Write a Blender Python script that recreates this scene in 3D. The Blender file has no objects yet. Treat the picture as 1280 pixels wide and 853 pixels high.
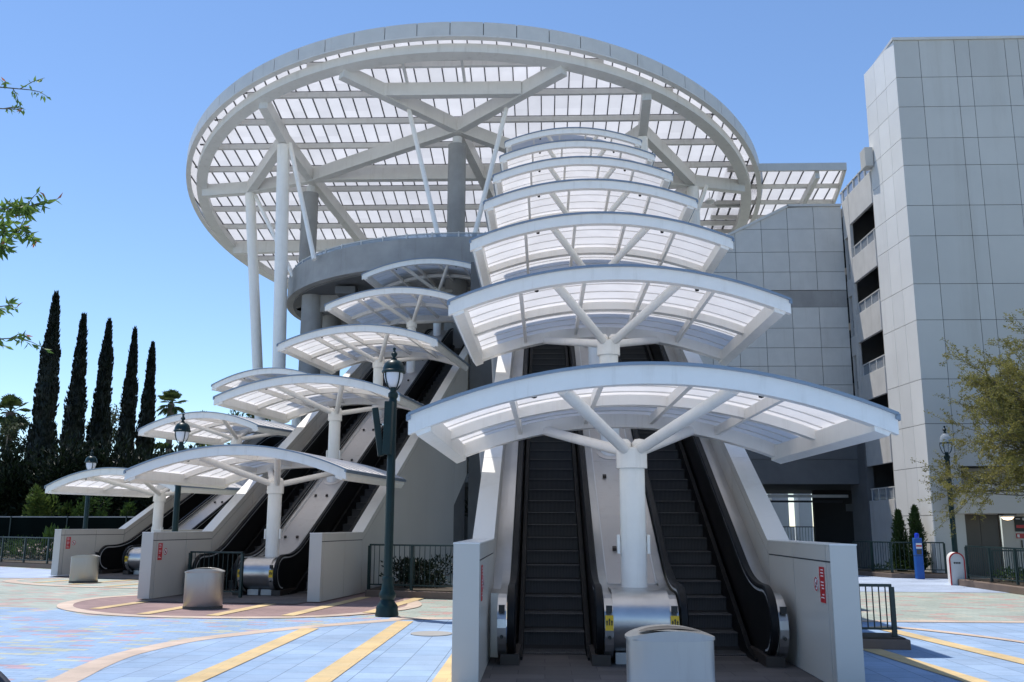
import bpy, math, random
from math import sin, cos, tan, radians as R, pi, sqrt, hypot, atan2
from mathutils import Vector, Matrix
random.seed(7)
sc = bpy.context.scene
COL = sc.collection
TAN = 0.5642

# ------------------------------------------------------------------ materials
def new_mat(name):
    m = bpy.data.materials.new(name); m.use_nodes = True
    nt = m.node_tree; nt.nodes.clear()
    out = nt.nodes.new('ShaderNodeOutputMaterial')
    return m, nt, out
def N(nt, t, **kw):
    n = nt.nodes.new(t)
    for k, v in kw.items():
        if k in n.inputs: n.inputs[k].default_value = v
        else: setattr(n, k, v)
    return n
def pmat(name, col, rough=.5, metal=0., var=.12, scale=3., bump=0., bscale=40., streak=None, spec=.5, dirt=None, coat=0., detail=5.):
    """principled with soft tonal variation, optional streaks and bump"""
    m, nt, out = new_mat(name)
    p = N(nt, 'ShaderNodeBsdfPrincipled', Roughness=rough, Metallic=metal)
    p.inputs['Specular IOR Level'].default_value = spec
    p.inputs['Coat Weight'].default_value = coat
    tc = N(nt, 'ShaderNodeTexCoord')
    mp = N(nt, 'ShaderNodeMapping')
    if streak: mp.inputs['Scale'].default_value = streak
    nt.links.new(tc.outputs['Object'], mp.inputs['Vector'])
    no = N(nt, 'ShaderNodeTexNoise', Scale=scale, Detail=detail, Roughness=.6)
    nt.links.new(mp.outputs[0], no.inputs['Vector'])
    cr = N(nt, 'ShaderNodeValToRGB')
    d = [max(0, c * (1 - var)) for c in col]; l = [min(1, c * (1 + var)) for c in col]
    cr.color_ramp.elements[0].color = (*d, 1); cr.color_ramp.elements[0].position = .3
    cr.color_ramp.elements[1].color = (*l, 1); cr.color_ramp.elements[1].position = .7
    nt.links.new(no.outputs['Fac'], cr.inputs['Fac'])
    last = cr.outputs[0]
    if dirt:
        n2 = N(nt, 'ShaderNodeTexNoise', Scale=dirt[1], Detail=8., Roughness=.7)
        mp2 = N(nt, 'ShaderNodeMapping'); mp2.inputs['Scale'].default_value = (3, 3, .25)
        nt.links.new(tc.outputs['Object'], mp2.inputs['Vector'])
        nt.links.new(mp2.outputs[0], n2.inputs['Vector'])
        r2 = N(nt, 'ShaderNodeValToRGB')
        r2.color_ramp.elements[0].position = .55; r2.color_ramp.elements[0].color = (0, 0, 0, 1)
        r2.color_ramp.elements[1].position = .8; r2.color_ramp.elements[1].color = (dirt[0],) * 3 + (1,)
        nt.links.new(n2.outputs['Fac'], r2.inputs['Fac'])
        mx = N(nt, 'ShaderNodeMixRGB', blend_type='MULTIPLY')
        mx.inputs['Color2'].default_value = (.55, .5, .43, 1)
        nt.links.new(r2.outputs[0], mx.inputs['Fac']); nt.links.new(last, mx.inputs['Color1'])
        last = mx.outputs[0]
    nt.links.new(last, p.inputs['Base Color'])
    # roughness variation
    mr = N(nt, 'ShaderNodeMapRange'); mr.inputs['To Min'].default_value = max(.02, rough * .8); mr.inputs['To Max'].default_value = min(1, rough * 1.2)
    nt.links.new(no.outputs['Fac'], mr.inputs['Value']); nt.links.new(mr.outputs[0], p.inputs['Roughness'])
    if bump:
        nb = N(nt, 'ShaderNodeTexNoise', Scale=bscale, Detail=3.)
        nt.links.new(mp.outputs[0], nb.inputs['Vector'])
        b = N(nt, 'ShaderNodeBump', Strength=bump, Distance=.02)
        nt.links.new(nb.outputs['Fac'], b.inputs['Height']); nt.links.new(b.outputs[0], p.inputs['Normal'])
    nt.links.new(p.outputs[0], out.inputs[0])
    return m
def translucent(name, col, trans=.7, var=.05, sc_=6., ribs=None):
    m, nt, out = new_mat(name)
    tc = N(nt, 'ShaderNodeTexCoord')
    no = N(nt, 'ShaderNodeTexNoise', Scale=sc_, Detail=6.)
    nt.links.new(tc.outputs['Object'], no.inputs['Vector'])
    cr = N(nt, 'ShaderNodeValToRGB')
    cr.color_ramp.elements[0].color = (*[c * (1 - var) for c in col], 1); cr.color_ramp.elements[0].position = .3
    cr.color_ramp.elements[1].color = (*[min(1, c * (1 + var)) for c in col], 1); cr.color_ramp.elements[1].position = .7
    nt.links.new(no.outputs['Fac'], cr.inputs['Fac'])
    d = N(nt, 'ShaderNodeBsdfDiffuse'); t = N(nt, 'ShaderNodeBsdfTranslucent'); g = N(nt, 'ShaderNodeBsdfGlossy', Roughness=.25)
    nt.links.new(cr.outputs[0], d.inputs['Color']); nt.links.new(cr.outputs[0], t.inputs['Color'])
    a = N(nt, 'ShaderNodeMixShader'); a.inputs[0].default_value = trans
    nt.links.new(d.outputs[0], a.inputs[1]); nt.links.new(t.outputs[0], a.inputs[2])
    b = N(nt, 'ShaderNodeMixShader'); b.inputs[0].default_value = .05
    nt.links.new(a.outputs[0], b.inputs[1]); nt.links.new(g.outputs[0], b.inputs[2])
    nt.links.new(b.outputs[0], out.inputs[0])
    return m
def cell_tint(m, sx, sy, amt):
    """panel by panel tone differences: white noise on the panel index"""
    nt = m.node_tree; cr = next(n for n in nt.nodes if n.type == 'VALTORGB'); links = [l for l in nt.links if l.from_node == cr]; tg = [l.to_socket for l in links]
    for l in links: nt.links.remove(l)
    tc = N(nt, 'ShaderNodeTexCoord'); sn = N(nt, 'ShaderNodeVectorMath', operation='SNAP'); sn.inputs[1].default_value = (sx, sy, 50)
    nt.links.new(tc.outputs['Object'], sn.inputs[0]); wn = N(nt, 'ShaderNodeTexWhiteNoise'); nt.links.new(sn.outputs[0], wn.inputs['Vector'])
    mr = N(nt, 'ShaderNodeMapRange'); mr.inputs['To Min'].default_value = 1 - amt; mr.inputs['To Max'].default_value = 1 + amt; nt.links.new(wn.outputs['Value'], mr.inputs['Value'])
    vm = N(nt, 'ShaderNodeVectorMath', operation='SCALE'); nt.links.new(cr.outputs[0], vm.inputs[0]); nt.links.new(mr.outputs[0], vm.inputs['Scale'])
    for t in tg: nt.links.new(vm.outputs[0], t)
def island_tint(m, amt):
    nt = m.node_tree; p = next(n for n in nt.nodes if n.type == 'BSDF_PRINCIPLED'); l = p.inputs['Base Color'].links[0]; src = l.from_socket
    g = N(nt, 'ShaderNodeNewGeometry'); mr = N(nt, 'ShaderNodeMapRange'); mr.inputs['To Min'].default_value = 1 - amt; mr.inputs['To Max'].default_value = 1 + amt
    nt.links.new(g.outputs['Random Per Island'], mr.inputs['Value']); vm = N(nt, 'ShaderNodeVectorMath', operation='SCALE')
    nt.links.new(src, vm.inputs[0]); nt.links.new(mr.outputs[0], vm.inputs['Scale']); nt.links.new(vm.outputs[0], p.inputs['Base Color'])
def paver(name, cols, bw=.4, bh=.2, mortar=.004, rot=0., fleck=None, mcol=.5, offset=.5):
    """brick pavers laid in the ground plane: cols = list of (share, colour)"""
    m, nt, out = new_mat(name)
    p = N(nt, 'ShaderNodeBsdfPrincipled', Roughness=.75)
    p.inputs['Specular IOR Level'].default_value = .25
    tc = N(nt, 'ShaderNodeTexCoord'); mp = N(nt, 'ShaderNodeMapping')
    mp.inputs['Rotation'].default_value = (0, 0, rot)
    nt.links.new(tc.outputs['Object'], mp.inputs['Vector'])
    br = N(nt, 'ShaderNodeTexBrick', Scale=1.)
    br.inputs['Color1'].default_value = (0, 0, 0, 1); br.inputs['Color2'].default_value = (1, 1, 1, 1); br.inputs['Mortar'].default_value = (.5, .5, .5, 1)
    br.inputs['Mortar Size'].default_value = mortar; br.inputs['Brick Width'].default_value = bw; br.inputs['Row Height'].default_value = bh
    br.inputs['Mortar Smooth'].default_value = .1; br.offset = offset
    nt.links.new(mp.outputs[0], br.inputs['Vector'])
    cr = N(nt, 'ShaderNodeValToRGB'); cr.color_ramp.interpolation = 'CONSTANT'
    el = cr.color_ramp.elements
    pos = 0.
    for i, (s, c) in enumerate(cols):
        if i < 2: e = el[i]; e.position = pos
        else: e = el.new(pos)
        e.color = (*c, 1); pos += s
    nt.links.new(br.outputs['Color'], cr.inputs['Fac'])
    # tonal wear
    no = N(nt, 'ShaderNodeTexNoise', Scale=.9, Detail=8., Roughness=.65)
    nt.links.new(tc.outputs['Object'], no.inputs['Vector'])
    rr = N(nt, 'ShaderNodeMapRange'); rr.inputs['To Min'].default_value = .80; rr.inputs['To Max'].default_value = 1.12
    rr.inputs['From Min'].default_value = .3; rr.inputs['From Max'].default_value = .7
    nt.links.new(no.outputs['Fac'], rr.inputs['Value'])
    no2 = N(nt, 'ShaderNodeTexNoise', Scale=60., Detail=4.)
    nt.links.new(tc.outputs['Object'], no2.inputs['Vector'])
    r2 = N(nt, 'ShaderNodeMapRange'); r2.inputs['To Min'].default_value = .88; r2.inputs['To Max'].default_value = 1.1
    nt.links.new(no2.outputs['Fac'], r2.inputs['Value'])
    mu = N(nt, 'ShaderNodeMath', operation='MULTIPLY'); nt.links.new(rr.outputs[0], mu.inputs[0]); nt.links.new(r2.outputs[0], mu.inputs[1])
    # per-brick brightness jitter
    jm = N(nt, 'ShaderNodeMath', operation='MULTIPLY'); jm.inputs[1].default_value = 37.7
    bw_ = N(nt, 'ShaderNodeRGBToBW'); nt.links.new(br.outputs['Color'], bw_.inputs[0]); nt.links.new(bw_.outputs[0], jm.inputs[0])
    fr = N(nt, 'ShaderNodeMath', operation='FRACT'); nt.links.new(jm.outputs[0], fr.inputs[0])
    r3 = N(nt, 'ShaderNodeMapRange'); r3.inputs['To Min'].default_value = .94; r3.inputs['To Max'].default_value = 1.05
    nt.links.new(fr.outputs[0], r3.inputs['Value'])
    mu2 = N(nt, 'ShaderNodeMath', operation='MULTIPLY'); nt.links.new(mu.outputs[0], mu2.inputs[0]); nt.links.new(r3.outputs[0], mu2.inputs[1])
    vm = N(nt, 'ShaderNodeVectorMath', operation='SCALE')
    nt.links.new(cr.outputs[0], vm.inputs[0]); nt.links.new(mu2.outputs[0], vm.inputs['Scale'])
    mx = N(nt, 'ShaderNodeMixRGB'); nt.links.new(br.outputs['Fac'], mx.inputs['Fac'])
    nt.links.new(vm.outputs[0], mx.inputs['Color1'])
    dk = N(nt, 'ShaderNodeVectorMath', operation='SCALE'); dk.inputs['Scale'].default_value = mcol
    nt.links.new(vm.outputs[0], dk.inputs[0]); nt.links.new(dk.outputs[0], mx.inputs['Color2'])
    nt.links.new(mx.outputs[0], p.inputs['Base Color'])
    b = N(nt, 'ShaderNodeBump', Strength=.35, Distance=.006, invert=True)
    nt.links.new(br.outputs['Fac'], b.inputs['Height']); nt.links.new(b.outputs[0], p.inputs['Normal'])
    nt.links.new(p.outputs[0], out.inputs[0])
    return m
def leafmat(name, c1, c2, trans=.3):
    m, nt, out = new_mat(name)
    g = N(nt, 'ShaderNodeObjectInfo'); tc = N(nt, 'ShaderNodeTexCoord')
    no = N(nt, 'ShaderNodeTexNoise', Scale=2.2, Detail=5.)
    nt.links.new(tc.outputs['Object'], no.inputs['Vector'])
    cr = N(nt, 'ShaderNodeValToRGB')
    cr.color_ramp.elements[0].color = (*c1, 1); cr.color_ramp.elements[0].position = .35
    cr.color_ramp.elements[1].color = (*c2, 1); cr.color_ramp.elements[1].position = .65
    nt.links.new(no.outputs['Fac'], cr.inputs['Fac'])
    p = N(nt, 'ShaderNodeBsdfPrincipled', Roughness=.5); p.inputs['Specular IOR Level'].default_value = .3
    t = N(nt, 'ShaderNodeBsdfTranslucent')
    nt.links.new(cr.outputs[0], p.inputs['Base Color']); nt.links.new(cr.outputs[0], t.inputs['Color'])
    a = N(nt, 'ShaderNodeMixShader'); a.inputs[0].default_value = trans
    nt.links.new(p.outputs[0], a.inputs[1]); nt.links.new(t.outputs[0], a.inputs[2]); nt.links.new(a.outputs[0], out.inputs[0])
    return m
def ribbed(name, col, freq, axis='X', rough=.45, metal=.0, depth=.01):
    m, nt, out = new_mat(name)
    p = N(nt, 'ShaderNodeBsdfPrincipled', Roughness=rough, Metallic=metal)
    tc = N(nt, 'ShaderNodeTexCoord')
    w = N(nt, 'ShaderNodeTexWave', Scale=freq, bands_direction=axis)
    nt.links.new(tc.outputs['Object'], w.inputs['Vector'])
    no = N(nt, 'ShaderNodeTexNoise', Scale=4., Detail=5.)
    nt.links.new(tc.outputs['Object'], no.inputs['Vector'])
    cr = N(nt, 'ShaderNodeValToRGB')
    cr.color_ramp.elements[0].color = (*[c * .75 for c in col], 1); cr.color_ramp.elements[1].color = (*[c * 1.12 for c in col], 1)
    ad = N(nt, 'ShaderNodeMath', operation='MULTIPLY'); nt.links.new(w.outputs['Fac'], ad.inputs[0])
    mr = N(nt, 'ShaderNodeMapRange'); mr.inputs['To Min'].default_value = .6; mr.inputs['To Max'].default_value = 1.1
    nt.links.new(no.outputs['Fac'], mr.inputs['Value']); nt.links.new(mr.outputs[0], ad.inputs[1])
    nt.links.new(ad.outputs[0], cr.inputs['Fac']); nt.links.new(cr.outputs[0], p.inputs['Base Color'])
    b = N(nt, 'ShaderNodeBump', Strength=.5, Distance=depth); nt.links.new(w.outputs['Fac'], b.inputs['Height']); nt.links.new(b.outputs[0], p.inputs['Normal'])
    nt.links.new(p.outputs[0], out.inputs[0])
    return m
def emis(name, col, s):
    m, nt, out = new_mat(name)
    e = N(nt, 'ShaderNodeEmission', Strength=s); e.inputs['Color'].default_value = (*col, 1)
    nt.links.new(e.outputs[0], out.inputs[0]); return m
def glass(name, col=(.9, .93, .95), rough=.05, mix=.75):
    m, nt, out = new_mat(name)
    t = N(nt, 'ShaderNodeBsdfTransparent'); t.inputs['Color'].default_value = (*col, 1)
    g = N(nt, 'ShaderNodeBsdfPrincipled', Roughness=rough); g.inputs['Base Color'].default_value = (.8, .85, .9, 1)
    a = N(nt, 'ShaderNodeMixShader'); a.inputs[0].default_value = 1 - mix
    nt.links.new(t.outputs[0], a.inputs[1]); nt.links.new(g.outputs[0], a.inputs[2]); nt.links.new(a.outputs[0], out.inputs[0])
    return m

M = dict(
 steel=pmat('white_painted_steel', (.90, .865, .805), .38, 0, .03, 4, bump=.02, bscale=30, dirt=(.35, 2.0)),
 grey_steel=pmat('grey_painted_steel', (.68, .665, .63), .42, 0, .05, 2, dirt=(.5, 1.2)),
 fascia=pmat('fascia_panel', (.60, .585, .55), .4, 0, .05, 2, dirt=(.35, .8)),
 poly=translucent('canopy_polycarbonate', (.82, .80, .79), .50, .07, 1.7),
 roofpoly=translucent('roof_polycarbonate', (.80, .785, .78), .50, .04, 1.2),
 trim=pmat('bright_trim', (.72, .72, .72), .4, .35, .04, 3),
 lip=pmat('canopy_edge_trim', (.22, .27, .34), .3, .4, .06, 3),
 seam=pmat('dark_seam', (.10, .10, .11), .6, 0, .1),
 panel=pmat('metal_wall_panel', (.56, .525, .47), .36, 0, .03, .7, bump=.015, bscale=6, dirt=(.25, .6)),
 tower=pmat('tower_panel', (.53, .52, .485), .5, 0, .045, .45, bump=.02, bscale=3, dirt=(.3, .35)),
 coping=pmat('white_coping', (.78, .75, .70), .36, 0, .03, .7, dirt=(.25, .8)),
 tower_sunlit=pmat('sunlit_tower_panel', (.80, .785, .75), .5, 0, .045, .45, bump=.02, bscale=3, dirt=(.3, .35)),  # same tower panel, colour lightened to paint in sunlight on the left face
 concrete=pmat('concrete', (.335, .325, .31), .85, 0, .14, 1.1, bump=.15, bscale=25, dirt=(.6, .7)),
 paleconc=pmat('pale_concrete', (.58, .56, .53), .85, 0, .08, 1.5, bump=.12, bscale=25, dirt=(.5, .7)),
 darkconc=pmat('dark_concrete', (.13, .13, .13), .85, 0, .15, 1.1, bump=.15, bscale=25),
 groove=pmat('panel_joint', (.06, .06, .065), .8, 0, .1),
 stain=pmat('brushed_stainless', (.56, .55, .54), .30, .95, .08, 3, bump=.05, bscale=60, streak=(1, .05, 1)),
 chrome=pmat('polished_stainless', (.66, .66, .67), .14, 1., .04, 3),
 deck=pmat('median_cladding', (.60, .57, .55), .42, .75, .05, 1.3, streak=(1, .3, 1), dirt=(.4, 2.)),
 inner=pmat('inner_cladding', (.50, .51, .53), .34, .5, .05, 1.2),
 rubber=pmat('black_handrail', (.008, .008, .009), .45, 0, .1, spec=.2),
 balus=pmat('black_balustrade', (.010, .0095, .0095), .3, 0, .2, 2., spec=.22),
 skirt=pmat('black_skirt', (.010, .010, .011), .45, 0, .1, spec=.2),
 step=ribbed('step_metal', (.085, .086, .09), 14, 'X', .5, .15),
 comb=ribbed('comb_plate', (.16, .155, .15), 20, 'X', .45, .6),
 floor=paver('dark_granite', [(.5, (.14, .125, .12)), (.5, (.115, .105, .10))], .6, .3, .004, 0, mcol=.5),
 red=pmat('red_sign', (.55, .025, .03), .4, 0, .06),
 white=pmat('white_lettering', (.82, .82, .82), .5, 0, .03),
 black=pmat('black_print', (.02, .02, .02), .5, 0, .1),
 yellow=pmat('yellow_sticker', (.80, .50, .02), .4, 0, .05),
 green=pmat('dark_green_paint', (.004, .022, .023), .38, 0, .15, 6, spec=.3),
 rail=pmat('green_rail_paint', (.006, .026, .025), .4, 0, .15, 6),
 lampglass=pmat('frosted_globe', (.72, .74, .78), .25, 0, .05, 4),
 clear=glass('clear_globe'),
 railglass=glass('railing_glass', (.55, .62, .70), .15, .72),
 bark=pmat('bark', (.09, .085, .065), .9, 0, .3, 6, bump=.4, bscale=20),
 palebark=pmat('pale_bark', (.24, .21, .17), .9, 0, .3, 6, bump=.4, bscale=20),
 palmtrunk=pmat('palm_trunk', (.13, .10, .08), .9, 0, .3, 9, bump=.5, bscale=14),
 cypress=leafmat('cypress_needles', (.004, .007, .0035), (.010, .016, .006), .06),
 conif=leafmat('conifer_needles', (.018, .04, .010), (.04, .075, .018), .12),
 shrub=leafmat('shrub_leaves', (.025, .055, .012), (.085, .15, .03), .25),
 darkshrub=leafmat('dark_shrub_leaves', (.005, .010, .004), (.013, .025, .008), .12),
 lime=leafmat('lime_leaves', (.06, .10, .02), (.16, .22, .05), .35),
 euca=leafmat('eucalyptus_leaves', (.03, .045, .02), (.09, .11, .045), .25),
 olive=leafmat('olive_wispy_leaves', (.16, .155, .04), (.34, .31, .085), .4),
 near=leafmat('near_leaves', (.09, .16, .035), (.22, .33, .07), .45),
 newleaf=leafmat('reddish_new_leaves', (.35, .12, .06), (.5, .2, .1), .4),
 palm=leafmat('palm_fronds', (.03, .055, .015), (.10, .14, .04), .25),
 flower=leafmat('pale_flowers', (.55, .4, .33), (.75, .6, .5), .2),
 mesh=pmat('dark_windscreen_mesh', (.003, .006, .005), 1., 0, .35, 1.5, spec=.05),
 kerb=pmat('brown_kerb', (.17, .125, .10), .8, 0, .12, 3, bump=.1),
 soil=pmat('planter_soil', (.06, .045, .03), .95, 0, .3, 8, bump=.5),
 bin=pmat('bin_stainless', (.34, .34, .335), .40, .9, .06, 2.2, bump=.05, bscale=60, streak=(.6, .6, .08), dirt=(.3, 3.)),
 bindark=pmat('bin_base', (.06, .055, .05), .6, 0, .1),
 blue=pmat('blue_post', (.01, .10, .40), .35, 0, .05),
 bluelamp=pmat('blue_beacon', (.02, .06, .6), .2, 0, .05),
 door=pmat('elevator_door', (.075, .068, .06), .4, .2, .1, 1.5, streak=(2, 2, .1)),
 white_paint=pmat('white_paint', (.78, .78, .77), .5, 0, .03, dirt=(.3, 2.)),
 lit=emis('lit_lamp', (1., .72, .42), 3.),
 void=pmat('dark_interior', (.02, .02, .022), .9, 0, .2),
 woven=ribbed('dark_woven_mesh', (.05, .055, .075), 90, 'X', .7),
 rust=pmat('dark_fitting', (.04, .03, .025), .5, 0, .2),
)
cell_tint(M['roofpoly'], .62, 2.04, .07)
for k_ in ('tower', 'tower_sunlit', 'fascia', 'panel'): island_tint(M[k_], .045)
BLUE = (.285, .395, .55); BLUE2 = (.305, .41, .56); YEL = (.60, .455, .25); BEI = (.56, .44, .35); SAGE = (.36, .40, .35); PINK = (.45, .30, .27); MAU = (.28, .19, .18); MAU2 = (.30, .205, .19)
M['pv_sage'] = paver('sage_pavers', [(.42, SAGE), (.34, (.385, .42, .37)), (.12, PINK), (.12, (.44, .42, .35))], .34, .17, .004, .1)
M['pv_flecked'] = paver('flecked_blue_pavers', [(.40, BLUE), (.34, BLUE2), (.11, (.46, .33, .37)), (.10, (.44, .46, .38))], .34, .13, .004, .13)
M['pv_blue'] = paver('blue_pavers', [(.5, BLUE), (.5, BLUE2)], .42, .42, .005, pi / 2, mcol=.42)
M['pv_paleblue'] = paver('pale_blue_pavers', [(.5, (.38, .45, .58)), (.5, (.40, .47, .60))], .4, .2, .003, .1)
M['pv_yellow'] = paver('yellow_pavers', [(.5, YEL), (.5, (.64, .47, .245))], .42, .27, .003, 0, mcol=.7)
M['pv_beige'] = paver('beige_pavers', [(.5, BEI), (.5, (.58, .46, .37))], .3, .3, .003, .3, mcol=.75)
M['pv_mauve'] = paver('mauve_pavers', [(.5, MAU), (.5, MAU2)], .3, .2, .004, .13, mcol=.6)

# ------------------------------------------------------------------ mesh builder
class MB:
    def __init__(s): s.v = []; s.f = []; s.mi = []; s.cur = 0
    def add(s, vs, fs):
        o = len(s.v); s.v += [tuple(p) for p in vs]
        for f in fs: s.f.append([i + o for i in f]); s.mi.append(s.cur)
        return s
    def box(s, x0, x1, y0, y1, z0, z1):
        return s.add([(x0, y0, z0), (x1, y0, z0), (x1, y1, z0), (x0, y1, z0), (x0, y0, z1), (x1, y0, z1), (x1, y1, z1), (x0, y1, z1)],
            [(0, 3, 2, 1), (4, 5, 6, 7), (0, 1, 5, 4), (1, 2, 6, 5), (2, 3, 7, 6), (3, 0, 4, 7)])
    def beam(s, p0, p1, w, h, upv=(0, 0, 1)):
        p0, p1 = Vector(p0), Vector(p1); d = (p1 - p0).normalized(); up = Vector(upv)
        r = d.cross(up).normalized(); u = r.cross(d)
        vs = [p + r * a * w / 2 + u * b * h / 2 for p in (p0, p1) for a, b in ((-1, -1), (1, -1), (1, 1), (-1, 1))]
        return s.add(vs, [(0, 1, 2, 3), (7, 6, 5, 4), (0, 4, 5, 1), (1, 5, 6, 2), (2, 6, 7, 3), (3, 7, 4, 0)])
    def tube(s, pts, r, n=12, cap=True):
        pts = [Vector(p) for p in pts]; rs = r if isinstance(r, (list, tuple)) else [r] * len(pts)
        rings = []; prev = None
        for i, p in enumerate(pts):
            d = (pts[min(i + 1, len(pts) - 1)] - pts[max(i - 1, 0)]).normalized()
            if prev is None:
                a = Vector((0, 0, 1)) if abs(d.z) < .9 else Vector((1, 0, 0)); x = d.cross(a).normalized()
            else: x = (prev - d * prev.dot(d)).normalized()
            prev = x; y = d.cross(x)
            rings.append([p + (x * cos(t) + y * sin(t)) * rs[i] for t in [2 * pi * k / n for k in range(n)]])
        vs = [q for ring in rings for q in ring]; fs = []
        for i in range(len(pts) - 1):
            for k in range(n): fs.append((i * n + k, i * n + (k + 1) % n, (i + 1) * n + (k + 1) % n, (i + 1) * n + k))
        if cap: fs += [tuple(range(n - 1, -1, -1)), tuple((len(pts) - 1) * n + k for k in range(n))]
        return s.add(vs, fs)
    def lathe(s, prof, n=24, c=(0, 0, 0), sx=1., sy=1.):
        vs = []; fs = []
        for r, z in prof:
            for k in range(n): t = 2 * pi * k / n; vs.append((c[0] + r * cos(t) * sx, c[1] + r * sin(t) * sy, c[2] + z))
        m = len(prof)
        for i in range(m - 1):
            for k in range(n): fs.append((i * n + k, i * n + (k + 1) % n, (i + 1) * n + (k + 1) % n, (i + 1) * n + k))
        fs += [tuple(range(n - 1, -1, -1)), tuple((m - 1) * n + k for k in range(n))]
        return s.add(vs, fs)
    def prism(s, poly, a0, a1, mp):
        """extrude a 2-D polygon; mp(p, q, a) -> xyz"""
        n = len(poly)
        vs = [mp(p, q, a0) for p, q in poly] + [mp(p, q, a1) for p, q in poly]
        fs = [tuple(range(n)), tuple(range(2 * n - 1, n - 1, -1))] + [(i, (i + 1) % n + 0, (i + 1) % n + n, i + n)[::-1] for i in range(n)]
        return s.add(vs, fs)
    def sweep(s, path, prof):
        """sweep closed cross-section prof(list of (side, up)) along path in the v-z plane: path = list of (v, z, nv, nz)"""
        k = len(prof); vs = []; fs = []
        for v, z, nv, nz in path:
            for a, b in prof: vs.append((a, v + nv * b, z + nz * b))
        for i in range(len(path) - 1):
            for j in range(k): fs.append((i * k + j, i * k + (j + 1) % k, (i + 1) * k + (j + 1) % k, (i + 1) * k + j))
        fs += [tuple(range(k - 1, -1, -1)), tuple((len(path) - 1) * k + j for j in range(k))]
        return s.add(vs, fs)
    def build(s, name, mat, parent=None, smooth=False, bevel=0, recalc=True):
        me = bpy.data.meshes.new(name); me.from_pydata(s.v, [], s.f); me.update()
        ms = mat if isinstance(mat, (list, tuple)) else [mat]
        for m in ms: me.materials.append(m)
        if len(ms) > 1: me.polygons.foreach_set('material_index', s.mi)
        if recalc:
            import bmesh
            b = bmesh.new(); b.from_mesh(me); bmesh.ops.recalc_face_normals(b, faces=b.faces); b.to_mesh(me); b.free()
        o = bpy.data.objects.new(name, me); COL.objects.link(o)
        if parent: o.parent = parent
        if smooth:
            me.polygons.foreach_set('use_smooth', [True] * len(me.polygons))
            try: me.set_sharp_from_angle(angle=R(38))
            except Exception: pass
        if bevel:
            bv = o.modifiers.new('bevel', 'BEVEL'); bv.width = bevel; bv.segments = 2; bv.limit_method = 'ANGLE'; bv.angle_limit = R(40)
        return o
def thing(name, label, cat, loc=(0, 0, 0), rz=0., group=None):
    o = bpy.data.objects.new(name, None); COL.objects.link(o)
    o.empty_display_size = .2; o.location = loc; o.rotation_euler = (0, 0, rz)
    o['label'] = label; o['category'] = cat
    if group: o['group'] = group
    return o
def tag(o, label, cat, group=None):
    o['label'] = label; o['category'] = cat
    if group: o['group'] = group
    return o
def struct(o, kind='structure'): o['kind'] = kind; return o
def kids(o): return [c for c in bpy.data.objects if c.parent == o]
CH = {}
def copy_thing(root, loc, rz, label, group=None):
    r = root.copy(); COL.objects.link(r); r.location = loc; r.rotation_euler = (0, 0, rz); r['label'] = label
    if group: r['group'] = group
    for ch in CH.setdefault(root.name, kids(root)):
        c = ch.copy(); COL.objects.link(c); c.parent = r
        for g in CH.setdefault(ch.name, kids(ch)):
            d = g.copy(); COL.objects.link(d); d.parent = c
    return r

# ------------------------------------------------------------------ ground
def sheet(name, pts, z, mat, kind='structure'):
    o = MB().add([(x, y, z) for x, y in pts], [tuple(range(len(pts)))]).build(name, mat, recalc=False)
    if o.data.polygons[0].normal.z < 0: o.data.flip_normals()
    o['kind'] = kind
    return o
def strip(name, a, b, z, mat):
    """ribbon between two polylines of equal length"""
    n = len(a); vs = [(x, y, z) for x, y in a] + [(x, y, z) for x, y in b]
    o = MB().add(vs, [(i, i + 1, n + i + 1, n + i) for i in range(n - 1)]).build(name, mat, recalc=False)
    o.data.update()
    if o.data.polygons[0].normal.z < 0: o.data.flip_normals()
    o['kind'] = 'structure'; return o
def smooth_poly(pts, n=6):
    out = []
    for i in range(len(pts) - 1):
        p0 = Vector(pts[max(i - 1, 0)]); p1 = Vector(pts[i]); p2 = Vector(pts[i + 1]); p3 = Vector(pts[min(i + 2, len(pts) - 1)])
        for k in range(n):
            t = k / n
            q = .5 * ((2 * p1) + (p2 - p0) * t + (2 * p0 - 5 * p1 + 4 * p2 - p3) * t * t + (3 * p1 - p0 - 3 * p2 + p3) * t ** 3)
            out.append((q.x, q.y))
    out.append(tuple(pts[-1])); return out
def offset_poly(pts, d):
    out = []
    for i, p in enumerate(pts):
        a = Vector(pts[max(i - 1, 0)]); b = Vector(pts[min(i + 1, len(pts) - 1)])
        t = (b - a).normalized(); out.append((p[0] - t.y * d, p[1] + t.x * d))
    return out
sheet('ground', [(-600, -200), (600, -200), (600, 900), (-600, 900)], 0, M['pv_sage'])
# flecked blue field
sheet('plaza_paving', [(-40, -30), (14, -30), (14, 17.0), (-2.6, 17.0), (-2.75, 18.0), (-4, 17.2), (-6, 17.0), (-8, 17.4), (-9.6, 18.6), (-11.8, 19.0), (-40, 20.5)], .004, M['pv_flecked'])
arc = smooth_poly([(-4.75, 4.0), (-4.7, 7.0), (-4.78, 9.0), (-4.95, 10.3), (-5.12, 11.3), (-5.18, 12.3), (-4.95, 13.6), (-4.5, 14.4), (-3.95, 15.2), (-3.2, 16.0), (-2.45, 16.75)])
arc_o = offset_poly(arc, .34)
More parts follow.
